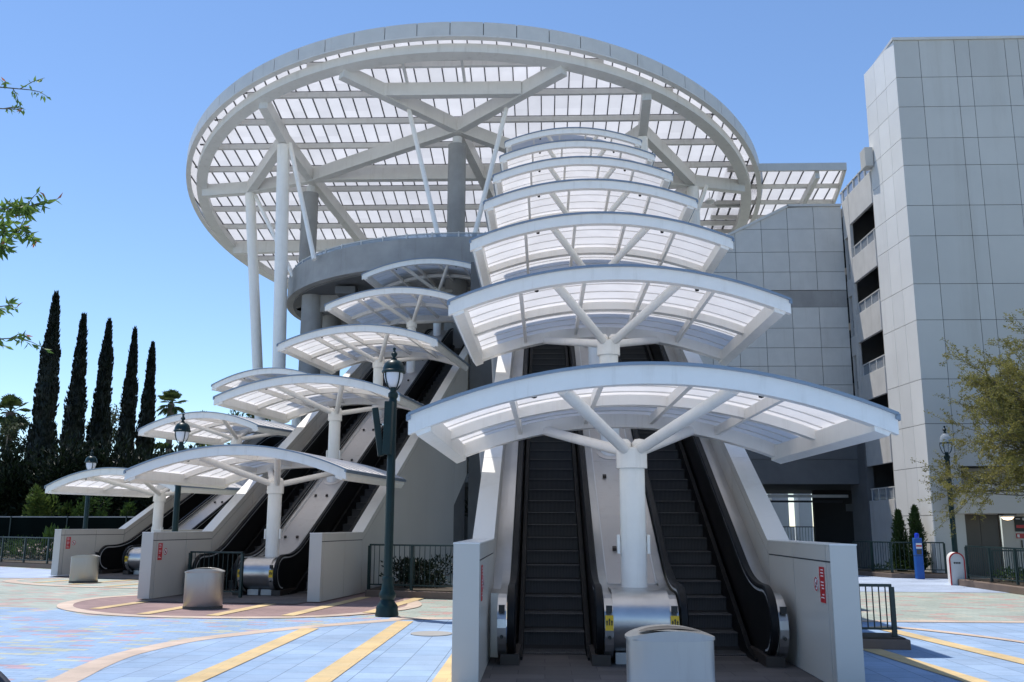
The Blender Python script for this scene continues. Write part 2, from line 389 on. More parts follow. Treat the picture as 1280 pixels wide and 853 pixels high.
# plain blue field with yellow stripes
sheet('blue_paving', arc + [(-1.5, 17.0), (14.0, 17.0), (14, 4.0)], .008, M['pv_blue'])
strip('beige_kerb_band', arc, arc_o, .012, M['pv_beige'])
strip('beige_kerb_band', [(-2.75, 16.85), (-1, 17.0), (3, 17.05), (14, 17.0)], [(-2.75, 17.2), (-1, 17.3), (3, 17.35), (14, 17.3)], .013, M['pv_beige'])
def stripe(x0, y0, x1, y1, w=.28, z=.016):
    d = Vector((x1 - x0, y1 - y0)).normalized(); n = Vector((-d.y, d.x)) * w / 2
    return sheet('yellow_stripe', [(x0 + n.x, y0 + n.y), (x0 - n.x, y0 - n.y), (x1 - n.x, y1 - n.y), (x1 + n.x, y1 + n.y)], z, M['pv_yellow'])
stripe(-3.75, 4, -3.75, 15.35); stripe(-2.4, 4, -2.4, 16.55); stripe(-1.06, 4, -1.06, 16.9)
stripe(4.85, 8.0, 4.28, 14.9); stripe(6.2, 9.5, 5.48, 16.2)
strip('beige_kerb_band', smooth_poly([(5.5, 16.3), (6.15, 15.5), (6.85, 14.1), (7.2, 12)]), smooth_poly([(5.75, 16.35), (6.35, 15.6), (7.0, 14.15), (7.35, 12)]), .018, M['pv_beige'])
# mauve lobe in front of the middle bank
mo = smooth_poly([(-8.9, 24), (-9.3, 22.6), (-10.1, 21.4), (-10.2, 20.2), (-9.9, 19.2), (-9.3, 18.3), (-8.2, 17.4), (-6.8, 16.92), (-5.1, 16.88), (-3.98, 17.25), (-3.12, 18.1), (-2.65, 19.0), (-2.55, 19.9), (-2.85, 21.3)])
mi = offset_poly(mo, .3)
sheet('mauve_paving', mo + [(-3.2, 26), (-8.5, 26)], .010, M['pv_mauve'])
strip('beige_kerb_band', mo, mi, .014, M['pv_beige'])
for k in range(5):
    x = -8.75 + 1.36 * k; y0 = (18.45, 17.45, 17.25, 17.35, 18.0)[k]
    stripe(x, y0, x + .13 * 4.5, y0 + 4.5, .26, .020)
# loop in front of the left bank
lo = smooth_poly([(-13.6, 31), (-14.8, 29.0), (-15.5, 28.4), (-15.75, 27.7), (-15.5, 26.9), (-14.3, 25.8), (-12.7, 24.9), (-10.4, 24.4), (-9.4, 24.8)])
sheet('sage_paving', lo + [(-9, 31)], .006, M['pv_sage'])
strip('beige_kerb_band', lo, offset_poly(lo, .35), .010, M['pv_beige'])
for k in range(3): stripe(-14.3 + k * 1.36, 26.4 - .7 * k, -14.3 + k * 1.36 + 1.5, 26.4 - .7 * k + 4.4, .26, .014)
sheet('pale_blue_path', [(-60, 60), (-24, 37.8), (-17.4, 33.6), (-13.0, 29.2), (-15.9, 28.6), (-30, 29), (-60, 33)], .008, M['pv_paleblue'])
sheet('pale_blue_path', [(7.0, 24.9), (12.4, 24.6), (11.8, 27.4), (13.3, 31.4), (12.5, 38), (4, 38), (4, 26)], .006, M['pv_paleblue'])
o = MB().lathe([(.32, 0), (.32, .012), (.30, .014)], 32, (-1.73, 14.72, .008)).build('manhole_cover', M['concrete'])
tag(o, 'small round grey utility cover set in the blue pavers beside the left barrier', 'utility cover')

# ------------------------------------------------------------------ escalator banks (local frame: x right, y into the bank, z up)
def nos(v): return max(0., (v - 2.45) * TAN)
def bank_xf(B, u, v, z=0.):
    x0, y0, a = B; return (x0 + u * cos(a) + v * sin(a), y0 - u * sin(a) + v * cos(a), z)
BC = (1.14, 10.0, 0.); BB = (-6.85, 20.5, R(7.6)); BA = (-13.6, 29.0, R(18.8))
UI, UO, VS, HB = 1.82, 2.10, 2.70, 1.45

def offset_path(vt, rise, h, nose=True, r=.40, va=1.72):
    """path of the handrail/balustrade edge: newel loop, curve up, incline at height h over the nosing, curve to flat top"""
    zc = h - r
    pts = []
    if nose:
        for k in range(0, 13):
            t = -pi / 2 - pi * k / 12
            pts.append((va + r * cos(t), zc + r * sin(t)))
    vk = 2.45 + (0.)
    # flat then arc onto incline: fillet around (vk, h)
    L = .55
    n = 8
    p0 = Vector((vk - L, h)); p1 = Vector((vk, h)); p2 = Vector((vk + L * cos(atan2(TAN, 1)), h + L * sin(atan2(TAN, 1))))
    for k in range(n + 1):
        t = k / n; q = p0 * (1 - t) ** 2 + p1 * 2 * t * (1 - t) + p2 * t * t; pts.append((q.x, q.y))
    q0 = Vector((vt - L * cos(atan2(TAN, 1)), rise + h - L * sin(atan2(TAN, 1)))); q1 = Vector((vt, rise + h)); q2 = Vector((vt + L, rise + h))
    for k in range(n + 1):
        t = k / n; q = q0 * (1 - t) ** 2 + q1 * 2 * t * (1 - t) + q2 * t * t; pts.append((q.x, q.y))
    ve = vt + 1.3
    if nose:
        for k in range(0, 13):
            t = pi / 2 - pi * k / 12
            pts.append((ve + r * cos(t), rise + zc + r * sin(t)))
    else: pts.append((ve, rise + h))
    return pts
def with_normals(pts):
    out = []
    for i, p in enumerate(pts):
        a = pts[max(i - 1, 0)]; b = pts[min(i + 1, len(pts) - 1)]
        d = Vector((b[0] - a[0], b[1] - a[1])); d = d.normalized() if d.length > 1e-9 else Vector((1, 0))
        out.append((p[0], p[1], -d.y, d.x))
    return out
step_proto = None
def step_mesh():
    # one step with a slightly bowed riser and tread, origin at the nosing
    mb = MB(); n = 6; prof = [(0.0, 0.0)]
    for k in range(1, n + 1):
        t = k / n; prof.append((.018 * sin(pi * t * .5) + .0, -.195 * t))
    vs = []; fs = []
    for x in (-.40, .40):
        vs.append((x, .37, 0)); vs.append((x, .005, 0)); vs.append((x, -.008, -.012))
        for v, z in prof[1:]: vs.append((x, v, z))
        vs.append((x, .37, -.2))
    k = len(vs) // 2
    for i in range(k - 1): fs.append((i, i + 1, k + i + 1, k + i))
    fs += [tuple(range(k)), tuple(range(2 * k - 1, k - 1, -1))]
    mb.add(vs, fs); return mb
def make_escalator(B, u, rise, label, median_side, group):
    global step_proto
    vt = 2.45 + rise / TAN
    root = thing('escalator', label, 'escalator', bank_xf(B, u, 2.05), -B[2], group)
    V = lambda p: (p[0], p[1] - 2.05, p[2])
    def P(mb): mb.v = [V(p) for p in mb.v]; return mb
    # steps
    if step_proto is None:
        step_proto = step_mesh().build('step', M['step'], root, smooth=True); me = step_proto.data
        first = step_proto
    me = step_proto.data
    n = int(rise / .2); run = .2 / TAN
    for i in range(n + 1):
        z = .2 * i + .06
        v = 2.45 + z / TAN
        if i == 0: z = .05; v = 2.42
        o = step_proto if (i == 0 and step_proto.parent == root) else bpy.data.objects.new('step', me)
        if o is not step_proto: COL.objects.link(o)
        o.parent = root; o.location = (0, v - 2.05, min(z, rise))
    P(MB().box(-.62, .62, .9, 2.50, -.01, .012)).build('comb_plate', M['comb'], root)
    P(MB().box(-.62, .62, vt, vt + 2.2, rise - .25, rise + .0)).build('landing_plate', M['comb'], root)
    # skirts + underbody
    pts = [(2.0, 0.02), (2.5, .02), (vt, rise)]
    for s in (-1, 1):
        a = s * .43
        poly = [(1.9, -.05), (2.45, -.12), (vt, rise - .12), (vt + 1.2, rise - .05), (vt + 1.2, rise + .13), (vt - .1, rise + .13), (2.35, .13), (1.9, .06)]
        P(MB().prism(poly, a - .03, a + .03, lambda p, q, x: (x, p, q))).build('skirt_panel', M['skirt'], root)
    P(MB().prism([(2.6, -.1), (2.6, -.5), (vt + 1, rise - .9), (vt + 1, rise - .3), (vt, rise - .3)], -.60, .60, lambda p, q, x: (x, p, q))).build('truss_underside', M['void'], root)
    path = offset_path(vt, rise, .93)
    for s in (-1, 1):
        ub = s * .52
        inner = offset_path(vt, rise, .86, True, .33)
        # balustrade: solid panel from skirt up to the handrail
        loop = inner + [(vt + 1.0, rise + .06), (vt, rise + .05), (2.45, .05), (1.9, .05)]
        b = P(MB().prism(loop, ub - .03, ub + .03, lambda p, q, x: (x, p, q))).build('balustrade', M['balus'], root)
        wn = with_normals(path)
        P(MB().sweep(wn, [(ub - .045, -.03), (ub + .045, -.03), (ub + .05, -.005), (ub + .035, .018), (ub - .035, .018), (ub - .05, -.005)])).build('handrail', M['rubber'], b, smooth=True)
        wi = with_normals(offset_path(vt, rise, .875, True, .345))
        P(MB().sweep(wi, [(ub - .036, -.012), (ub + .036, -.012), (ub + .036, .012), (ub - .036, .012)])).build('guide_rail', M['trim'], b)
        # decking outside the balustrade and the curved newel cover
        dk = with_normals(offset_path(vt, rise, .84, True, .38))
        o0, o1 = (ub + s * .06, ub + s * .165)
        if s != median_side:
            w0, w1 = sorted((ub + s * .168, ub + s * .285)); wd = [(2.15, .80), (2.6, .82)] + [(v_, z_ - .10) for v_, z_ in offset_path(vt, rise, .92, False)[9:]]
            P(MB().sweep(with_normals(wd), [(w0, -.03), (w1, -.03), (w1, 0), (w0, 0)])).build('side_deck', M['stain'], root)
            P(MB().box(w0, w1, 2.12, 2.15, .0, .80)).build('deck_end', M['stain'], root)
        lo_, hi_ = min(o0, o1), max(o0, o1)
        dp = P(MB().sweep(dk, [(lo_, -.03), (hi_, -.03), (hi_, 0), (lo_, 0)])).build('outer_deck', M['stain'], root)
        um = (lo_ + hi_) / 2
        fr = 1.72 - .38
        P(MB().box(um - .035, um + .035, fr - .010, fr + .04, .64, .72)).build('reader_window', M['black'], dp)
        P(MB().lathe([(.022, 0), (.022, .012)], 16)).build('key_switch', M['black'], dp).matrix_local = Matrix.Translation(V((um, fr - .004, .36))) @ Matrix.Rotation(pi / 2, 4, 'X') @ Matrix.Translation((0, 2.05, 0))
        if s == median_side:
            st = P(MB().box(um - .048, um + .048, fr - .014, fr + .03, .44, .61)).build('caution_sticker', M['yellow'], dp)
            pm = MB()
            for dx, hh in ((-.028, .035), (0, .055), (.028, .035)):
                pm.box(um + dx - .006, um + dx + .006, fr - .020, fr - .0142, .50, .50 + hh)
                pm.add([(um + dx - .014, fr - .0195, .50 + hh), (um + dx + .014, fr - .0195, .50 + hh), (um + dx, fr - .0195, .525 + hh)], [(0, 1, 2)])
            P(pm).build('pictogram', M['black'], st, recalc=False)
        # black toe under the newel
        P(MB().box(ub - .09, ub + .13 if s > 0 else ub + .09, 1.45, 2.5, 0.0, .15) if s > 0 else MB().box(ub - .13, ub + .09, 1.45, 2.5, 0.0, .15)).build('newel_foot', M['rust'], root)
    return root

def make_wall(B, side, rise, label, skirt=None, sign=True, depth=1.2):
    """white clad outer wall of a bank: flat barrier in front, then rising with the stair. side -1 left, +1 right"""
    vt = 2.45 + rise / TAN
    a0, a1 = (UI, UO) if side > 0 else (-UO, -UI)
    root = thing('escalator_wall', label, 'wall', bank_xf(B, (a0 + a1) / 2, 0), -B[2], 'white clad escalator side walls')
    um = (a0 + a1) / 2
    def P(mb): mb.v = [(p[0] - um, p[1], p[2]) for p in mb.v]; return mb
    zt = lambda v: HB + (v - VS) * TAN
    v_end = vt + 1.6
    ztop = zt(vt + .25)
    if skirt: low = [(0, .03), (skirt[0], .03), (skirt[0], skirt[1]), (v_end, skirt[1] + (v_end - skirt[0]) * TAN)]
    else: low = [(0, .03), (3.6, .03), (4.2, .06 + .0), (v_end, .06 + (v_end - 4.2) * TAN)]
    e = .012
    poly = low + [(v_end, ztop - e), (vt + .25, ztop - e), (VS, HB - e), (0, HB - e)]
    P(MB().prism(poly, a0 + e, a1 - e, lambda p, q, x: (x, p, q))).build('core', M['groove'], root)
    # cladding panels on both faces, in grid cells clipped to the profile
    def clad(name, x, th, seams_v, band):
        mb = MB()
        g = .009
        zl = lambda v: max(.03, next((low[i][1] + (low[i + 1][1] - low[i][1]) * (v - low[i][0]) / max(1e-6, low[i + 1][0] - low[i][0]) for i in range(len(low) - 1) if low[i][0] <= v <= low[i + 1][0] and low[i + 1][0] > low[i][0]), low[-1][1]))
        zu = lambda v: HB if v <= VS else (zt(v) if v <= vt + .25 else ztop)
        for i in range(len(seams_v) - 1):
            va, vb = seams_v[i] + g, seams_v[i + 1] - g
            for lvl in ((0, 1) if band else (0,)):
                if lvl == 1: f0 = lambda v: zu(v) - band + g; f1 = lambda v: zu(v) - .002
                else: f0 = lambda v: zl(v); f1 = (lambda v: zu(v) - band - g) if band else (lambda v: zu(v) - .002)
                ks = [va + (vb - va) * t for t in (0, .5, 1)] if not (va < VS < vb or va < vt + .25 < vb) else sorted([va, vb] + [k for k in (VS, vt + .25) if va < k < vb])
                pl = [(v, max(zl(v), f0(v))) for v in ks] + [(v, max(f1(v), zl(v) + .001)) for v in ks[::-1]]
                mb.prism(pl, x, x + th, lambda p, q, xx: (xx, p, q))
        return P(mb).build(name, M['panel'] if name == 'outer_cladding' else M['inner'] if False else M['panel'], root)
    sv = [0, .14, 1.45, VS] + [VS + 2.2 * k for k in range(1, 30) if VS + 2.2 * k < v_end - .4] + [v_end]
    if skirt:
        so = [0, .14, 1.45, VS, skirt[0]] + [skirt[0] + 3 * k for k in range(1, 9) if skirt[0] + 3 * k < v_end - .5] + [v_end]
    else: so = sv
    if side > 0:
        clad('outer_cladding', a1 - e, e, so, .17); clad('inner_cladding', a0, e, sv, .17)
    else:
        clad('outer_cladding', a0, e, so, .17); clad('inner_cladding', a1 - e, e, sv, .17)
    # coping: end board, flat top, sloped caps
    mb = MB().box(a0 + .001, a1 - .001, -.012, .0, .03, HB)
    P(mb).build('end_panel', M['panel'], root, bevel=.004)
    mb = MB(); t = .014
    seg = [(0, VS)] + [(sv[i], sv[i + 1]) for i in range(3, len(sv) - 1)]
    ends = [-.012] + sv[3:]
    for i in range(len(ends) - 1):
        p, q = ends[i] + (.004 if i else 0), ends[i + 1] - .004
        if i == 0: zz = [(p, HB), (q, HB)]
        else:
            ks = [p] + ([vt + .25] if p < vt + .25 < q else []) + [q]
            zz = [(k, zt(k) if k <= vt + .25 else ztop) for k in ks]
        mb.prism([(v, z) for v, z in zz] + [(v, z + t) for v, z in zz[::-1]], a0 - .004, a1 + .004, lambda pp, qq, xx: (xx, pp, qq))
    P(mb).build('coping', M['coping'], root)
    return root
def make_median(B, rise, label, cols, boxes=True):
    vt = 2.45 + rise / TAN
    root = thing('escalator_median', label, 'median', bank_xf(B, 0, 0), -B[2], 'metal medians between paired escalators')
    # bullnose pedestal
    prof = [(1.72 + .36 * cos(t), .52 + .36 * sin(t)) for t in [-pi / 2 - pi * k / 14 for k in range(15)]]
    prof = [(3.2, .16)] + prof + [(2.6, .88), (3.2, .88 + .32)]
    MB().prism(prof, -.335, .335, lambda p, q, x: (x, p, q)).build('pedestal', M['stain'], root, smooth=True)
    mb = MB().box(-.30, -.03, 1.62, 2.4, .0, .158); mb.box(.03, .30, 1.62, 2.4, .0, .158)
    mb.build('pedestal_foot', M['inner'], root, bevel=.006)
    zd = lambda v: .80 + nos(v)
    joints = [2.62 + 1.6 * k for k in range(0, 20) if 2.62 + 1.6 * k < vt] + [vt]
    mb = MB()
    for i in range(len(joints) - 1):
        p, q = joints[i] + .003, joints[i + 1] - .003
        mb.prism([(p, zd(p) - .03), (q, zd(q) - .03), (q, zd(q)), (p, zd(p))], -.335, .335, lambda a, b, x: (x, a, b))
    mb.prism([(vt, rise + .77), (vt + 1.3, rise + .77), (vt + 1.3, rise + .8), (vt, rise + .8)], -.335, .335, lambda a, b, x: (x, a, b))
    mb.build('deck', M['deck'], root)
    MB().prism([(2.5, .2), (vt, rise), (vt + 1.3, rise), (vt + 1.3, rise + .76), (vt, rise + .76), (2.62, .76)], -.33, .33, lambda a, b, x: (x, a, b)).build('core', M['groove'], root)
    for s in (-1, 1):
        MB().prism([(2.62, zd(2.62) + .001), (vt, zd(vt) + .001), (vt, zd(vt) + .022), (2.62, zd(2.62) + .022)], s * .325 - .012, s * .325 + .012, lambda a, b, x: (x, a, b)).build('edge_trim', M['trim'], root)
    v = 3.35
    nrm = Matrix.Rotation(atan2(TAN, 1), 4, 'X')
    while v < vt - .5 and boxes:
        for s in (-1, 1):
            o = MB().box(-.03, .03, -.03, .03, 0, .05).build('deck_light', M['rust'], root, bevel=.006)
            o.matrix_local = Matrix.Translation((s * .16, v, zd(v))) @ nrm
        v += 1.95
    for k in cols:
        v = 2.22 + 3.9 * k
        if k == 0 or v > vt: continue
        o = MB().lathe([(.24, 0), (.24, .012), (.19, .03), (.17, .03)], 24).build('column_collar', M['deck'], root, smooth=True)
        o.matrix_local = Matrix.Translation((0, v, zd(v))) @ nrm @ Matrix.Diagonal((1, 1.15, 1, 1))
    return root

# canopy prototype; root at column base (v = 2.22, z = .67)
VF, VR = -.08 - 2.22, 4.52 - 2.22
ZB = .67
def arch(u): return 2.80 - ZB + .55 * (1 - (u / 2.6) ** 2)
def make_canopy():
    root = thing('canopy', 'x', 'canopy', (0, 0, 0), 0, 'white arched canopies stepping up over the escalators')
    us = [-2.6 + 5.2 * k / 28 for k in range(29)]
    def archbeam(v0, v1, ztop, zbot, ulim=2.6):
        mb = MB(); vs = []; fs = []
        uu = [u for u in us if abs(u) <= ulim + 1e-6]
        for u in uu:
            z = arch(u)
            vs += [(u, v0, z + zbot), (u, v1, z + zbot), (u, v1, z + ztop), (u, v0, z + ztop)]
        for i in range(len(uu) - 1):
            for j in range(4): fs.append((i * 4 + j, i * 4 + (j + 1) % 4, i * 4 + 4 + (j + 1) % 4, i * 4 + 4 + j))
        n = (len(uu) - 1) * 4
        fs += [(0, 1, 2, 3), (n + 3, n + 2, n + 1, n)]
        return mb.add(vs, fs)
    archbeam(VF, VF + .10, -.0, -.205, 2.6).build('front_fascia', M['steel'], root, smooth=True)
    mb = archbeam(VF - .05, VF + .02, .028, -.004)
    mb.build('front_lip', M['lip'], root, smooth=True)
    archbeam(VF + .10, VF + .17, -.10, -.20, 2.5).build('front_beam', M['steel'], root, smooth=True)
    archbeam(VR - .24, VR, -.02, -.22, 2.5).build('rear_beam', M['steel'], root, smooth=True)
    archbeam(-.09, .09, -.02, -.15, 2.5).build('middle_beam', M['steel'], root, smooth=True)
    for s in (-1, 1):
        MB().prism([(s * 2.575, arch(2.575) - .02), (s * 2.575, arch(2.575) - .13), (s * 2.50, arch(2.5) - .26), (s * 2.36, arch(2.36) - .26), (s * 2.36, arch(2.36) - .05)], VF + .03, VR, lambda p, q, v: (p, v, q)).build('side_beam', M['steel'], root)
        MB().prism([(s * 2.62, arch(2.62) + .02), (s * 2.62, arch(2.62) - .05), (s * 2.575, arch(2.575) - .05), (s * 2.575, arch(2.575) + .02)], VF - .03, VR + .06, lambda p, q, v: (p, v, q)).build('side_lip', M['lip'], root)
    for u in (-1.5, -.5, .5, 1.5):
        MB().box(u - .03, u + .03, VF + .1, VR - .2, arch(u) - .16, arch(u) - .035).build('purlin', M['steel'], root)
    # roof sheet, ribbed in strips across the arch
    mb = MB(); rows = 44; vs = []; fs = []
    vv = []
    for k in range(9):
        a = VF + .02 + (VR - VF + .02) * k / 9; b = VF + .02 + (VR - VF + .02) * (k + 1) / 9
        vv += [(a, 0), (b - .010, 0), (b - .009, .02), (b - .001, .02)]
    vv.append((VR + .04, 0))
    ur = [-2.55 + 5.1 * k / 28 for k in range(29)]
    for v, dz in vv:
        for u in ur: vs.append((u, v, arch(u) + .012 + dz))
    n = len(us)
    for i in range(len(vv) - 1):
        for k in range(n - 1): fs.append((i * n + k, i * n + k + 1, (i + 1) * n + k + 1, (i + 1) * n + k))
    mb.add(vs, fs).build('roof_sheet', M['poly'], root, smooth=False, recalc=False)
    for k in range(1, 9):
        v = VF + .012 + (VR - VF + .02) * k / 9
        if abs(v) < .12: continue
        archbeam(v - .004, v + .004, .008, -.006, 2.5).build('roof_joint', M['grey_steel'], root)
    # column, cap, struts
    MB().tube([(0, 0, -.75), (0, 0, 1.97)], .165, 28).build('column', M['steel'], root, smooth=True)
    MB().lathe([(.165, 1.70), (.20, 1.705), (.20, 1.95), (.165, 1.96)], 28).build('column_cap', M['steel'], root, smooth=True)
    for s in (-1, 1):
        MB().tube([(s * .07, -.06, 1.93), (s * .94, VF + .20, arch(.94) - .16)], .072, 16).build('strut', M['steel'], root, smooth=True)
        MB().tube([(s * .10, .06, 1.93), (s * 1.12, VR - .16, arch(1.12) - .17)], .072, 16).build('strut', M['steel'], root, smooth=True)
        MB().lathe([(0.001, -.10), (.07, -.085), (.10, -.03), (.10, .04), (.06, .09), (0.001, .1)], 16, (s * .10, -.02, 1.99)).build('strut_knuckle', M['steel'], root, smooth=True)
        o = MB().box(s * .19 - .02, s * .19 + .02, -.05, .05, .62, .86).build('lamp_bracket', M['steel'], root, bevel=.008)
        MB().beam((s * .16, 0, .74), (s * .19, 0, .74), .05, .05).build('bracket_arm', M['steel'], o)
        for uu in (1.25,):
            c = MB().lathe([(.001, 0), (.03, .01), (.034, .04), (.034, .15), (.02, .16)], 14, (s * uu, VF + .30, arch(uu) - .20)).build('camera_dome', M['black'], root, smooth=True)
    return root

RISE = dict(A=4.5, B=9.0, C=12.4)
make_escalator(BC, -1.015, RISE['C'], 'left escalator of the nearest bank, seen straight on with dark ribbed steps', 1, 'escalators')
make_escalator(BC, 1.015, RISE['C'], 'right escalator of the nearest bank, beside the big white barrier with red sign', -1, 'escalators')
make_escalator(BB, -1.015, RISE['B'], 'left escalator of the middle bank, behind the green folding barrier', 1, 'escalators')
make_escalator(BB, 1.015, RISE['B'], 'right escalator of the middle bank, next to the tall grey skirt wall', -1, 'escalators')
make_escalator(BA, -1.015, RISE['A'], 'left escalator of the farthest bank, with its black newel at the far left', 1, 'escalators')
make_escalator(BA, 1.015, RISE['A'], 'right escalator of the farthest bank, mostly hidden behind the middle bank wall', -1, 'escalators')
make_wall(BC, -1, RISE['C'], 'white barrier wall left of the nearest escalators, red sign seen edge on')
make_wall(BC, 1, RISE['C'], 'white barrier wall right of the nearest escalators, with red sign facing left')
make_wall(BB, -1, RISE['B'], 'white barrier wall left of the middle escalators, behind the centre bin')
make_wall(BB, 1, RISE['B'], 'barrier and tall grey skirt wall right of the middle escalators', skirt=(12.4, 2.3))
make_wall(BA, -1, RISE['A'], 'leftmost white barrier wall, of the farthest escalators, behind the leftmost bin')
make_wall(BA, 1, RISE['A'], 'right barrier wall of the farthest escalators, hidden behind the middle bank')
make_median(BC, RISE['C'], 'brushed metal median with rounded pedestal between the nearest escalators', range(7))
make_median(BB, RISE['B'], 'pale metal median with paired deck lights between the middle escalators', range(5))
make_median(BA, RISE['A'], 'pale metal median between the farthest escalators at the left', range(3))
cp = make_canopy()
first = True
words = {
 'C': ['lowest and nearest canopy of the tall front stack, spanning the big white column', 'second canopy up the front stack, just above the nearest one', 'third canopy up the front stack', 'fourth canopy up, the middle one of the front stack', 'fifth canopy up the front stack, in front of the round roof', 'sixth canopy up the front stack, just under the topmost', 'topmost and smallest looking canopy of the front stack'],
 'B': ['lowest canopy of the middle bank, right in front of the green lamp post', 'second canopy up the middle bank, with its column left of the speaker panels', 'third canopy up the middle bank, behind the head of the tall lamp post', 'fourth canopy up the middle bank, half under the concrete drum', 'topmost canopy of the middle bank, dark beneath the concrete drum'],
 'A': ['leftmost and lowest canopy, over the farthest bank below the cypresses', 'second canopy of the farthest bank, behind the left lamp head', 'shaded third canopy of the farthest bank, below the two white roof columns'],
}
for key, B, n in (('C', BC, 7), ('B', BB, 5), ('A', BA, 3)):
    for k in range(n):
        loc = bank_xf(B, 0, 2.22 + 3.9 * k, ZB + 2.2 * k)
        if first:
            cp.location = loc; cp.rotation_euler = (0, 0, -B[2]); cp['label'] = words[key][k]; first = False
        else: copy_thing(cp, loc, -B[2], words[key][k])
# landing floors in front of each bank
for B, v0, v1 in ((BC, -.35, 3.2), (BB, -.55, 3.2), (BA, -.4, 3.2)):
    pts = [bank_xf(B, -UI if B is BC else -UO + .3, v0), bank_xf(B, UI if B is BC else UO - .3, v0), bank_xf(B, UI, v1), bank_xf(B, -UI, v1)]
    sheet('landing_floor', [(p[0], p[1]) for p in pts], .026, M['floor'])
# upper landings
def slab(name, B, u0, u1, v0, v1, z0, z1, mat, label, cat):
    pts = [bank_xf(B, u, v) for u, v in ((u0, v0), (u1, v0), (u1, v1), (u0, v1))]
    o = MB().add([(p[0], p[1], z) for z in (z0, z1) for p in pts], [(0, 3, 2, 1), (4, 5, 6, 7), (0, 1, 5, 4), (1, 2, 6, 5), (2, 3, 7, 6), (3, 0, 4, 7)]).build(name, mat)
    return tag(o, label, cat)
for B, k, v1, lab in ((BC, 'C', 30, 'grey concrete bridge deck at the top of the nearest escalators'), (BB, 'B', 27, 'concrete landing deck at the top of the middle escalators'), (BA, 'A', 22, 'concrete landing deck at the top of the farthest escalators')):
    r = RISE[k]; vt = 2.45 + r / TAN
    slab('landing_deck', B, -2.1, 2.1, vt + 1.65, v1 if v1 > vt + 3 else vt + 4, r - .45, r - .002, M['concrete'], lab, 'deck')

# signs on the barriers
def sign_pair(B, side, mir, lab1, lab2, v=.30):
    """red notice and no-stroller disc on the inner face of a barrier"""
    x = (UI - .003) if side > 0 else (-UI + .003); s = -side
    def at(u, vv, z): return (u, vv, z)
    def root(name, label, cat, vv, z):
        p = bank_xf(B, x, vv); t = thing(name, label, cat, (p[0], p[1], z), -B[2]); return t
    t = root('notice_sign', lab1, 'sign', v, .85)
    MB().box(min(0, s * .006), max(0, s * .006), -.085, .085, 0, .37).build('sign_plate', M['red'], t)
    mb = MB()
    rnd = random.Random(3)
    for ln in range(10):
        if ln in (3, 7): continue
        w = rnd.uniform(.07, .125); z0 = .335 - ln * .032
        mb.box(min(s * .0065, s * .0075), max(s * .0065, s * .0075), -.065, -.065 + w, z0, z0 + .011)
    mb.build('lettering', M['white'], t)
    d = root('no_strollers_sign', lab2, 'sign', v + .22, 1.03)
    MB().lathe([(.075, 0), (.075, .005)], 28).build('sign_disc', M['white'], d).rotation_euler = (0, s * pi / 2, 0)
    mb = MB(); n = 32
    for k in range(n):
        a, b = 2 * pi * k / n, 2 * pi * (k + 1) / n
        mb.add([(s * .0065, r_ * cos(t_), r_ * sin(t_)) for r_, t_ in ((.058, a), (.075, a), (.075, b), (.058, b))], [(0, 1, 2, 3)])
    c45 = .7071 * .062; w = .006
    mb.add([(s * .0068, -c45 - w, c45 - w), (s * .0068, -c45 + w, c45 + w), (s * .0068, c45 + w, -c45 + w), (s * .0068, c45 - w, -c45 - w)], [(0, 1, 2, 3)])
    mb.build('prohibition_ring', M['red'], d, recalc=False)
    mb = MB(); m = s
    mb.add([(s * .0062, -.03, -.005), (s * .0062, .02, -.012), (s * .0062, .032, .018), (s * .0062, -.004, .012), (s * .0062, -.012, .034), (s * .0062, -.03, .03)], [(0, 1, 2, 3, 4, 5)])
    for q in (-.018, .018): mb.add([(s * .0062, q + .010 * cos(2 * pi * k / 10), -.03 + .010 * sin(2 * pi * k / 10)) for k in range(10)], [tuple(range(10))])
    mb.beam((s * .0062, -.018, -.028), (s * .0062, .018, .0), .002, .006); mb.beam((s * .0062, .018, -.028), (s * .0062, -.01, .0), .002, .006)
    mb.build('stroller_symbol', M['black'], d, recalc=False)
sign_pair(BC, 1, 0, 'red notice on the right barrier of the nearest escalators', 'round no strollers sign on the right barrier of the nearest escalators')
sign_pair(BC, -1, 0, 'red notice seen edge on, on the left barrier of the nearest escalators', 'round no strollers sign seen edge on, left barrier of the nearest escalators')
sign_pair(BB, -1, 0, 'red notice on the middle bank barrier behind the centre bin', 'round no strollers sign on the middle bank barrier')
sign_pair(BA, -1, 0, 'red notice on the leftmost barrier, behind the leftmost bin', 'round no strollers sign on the leftmost barrier')
# ------------------------------------------------------------------ round tilted roof
SL = -.178
def zt_(y, off=0.): return 19.65 + off + SL * (y - 45)
DX, DY, DA, DB = -3.82, 50.7, 15.8, 15.8
roof = thing('round_roof', 'huge round tilted roof of white translucent panels ringed by a grey rim', 'roof', (DX, DY, 0))
def PR(mb): mb.v = [(p[0] - DX, p[1] - DY, p[2]) for p in mb.v]; return mb
def ell(t, da, off): 
    x = DX + (DA + da) * cos(t); y = DY + (DB + da) * sin(t); return Vector((x, y, zt_(y, off)))
NSEG = 144
def ring(a_in, a_out, z0, z1, gap=None):
    mb = MB(); vs = []; fs = []
    for k in range(NSEG):
        t = 2 * pi * k / NSEG
        vs += [ell(t, a_in, z0), ell(t, a_out, z0), ell(t, a_out, z1), ell(t, a_in, z1)]
    for k in range(NSEG):
        a, b = k * 4, ((k + 1) % NSEG) * 4
        for j in range(4): fs.append((a + j, a + (j + 1) % 4, b + (j + 1) % 4, b + j))
    return mb.add(vs, fs)
PR(ring(-1.08, -.54, -.40, -.02)).build('ring_beam', M['grey_steel'], roof, smooth=True)
PR(ring(-.24, .0, -.09, -.025)).build('rim_ledge', M['grey_steel'], roof, smooth=True)
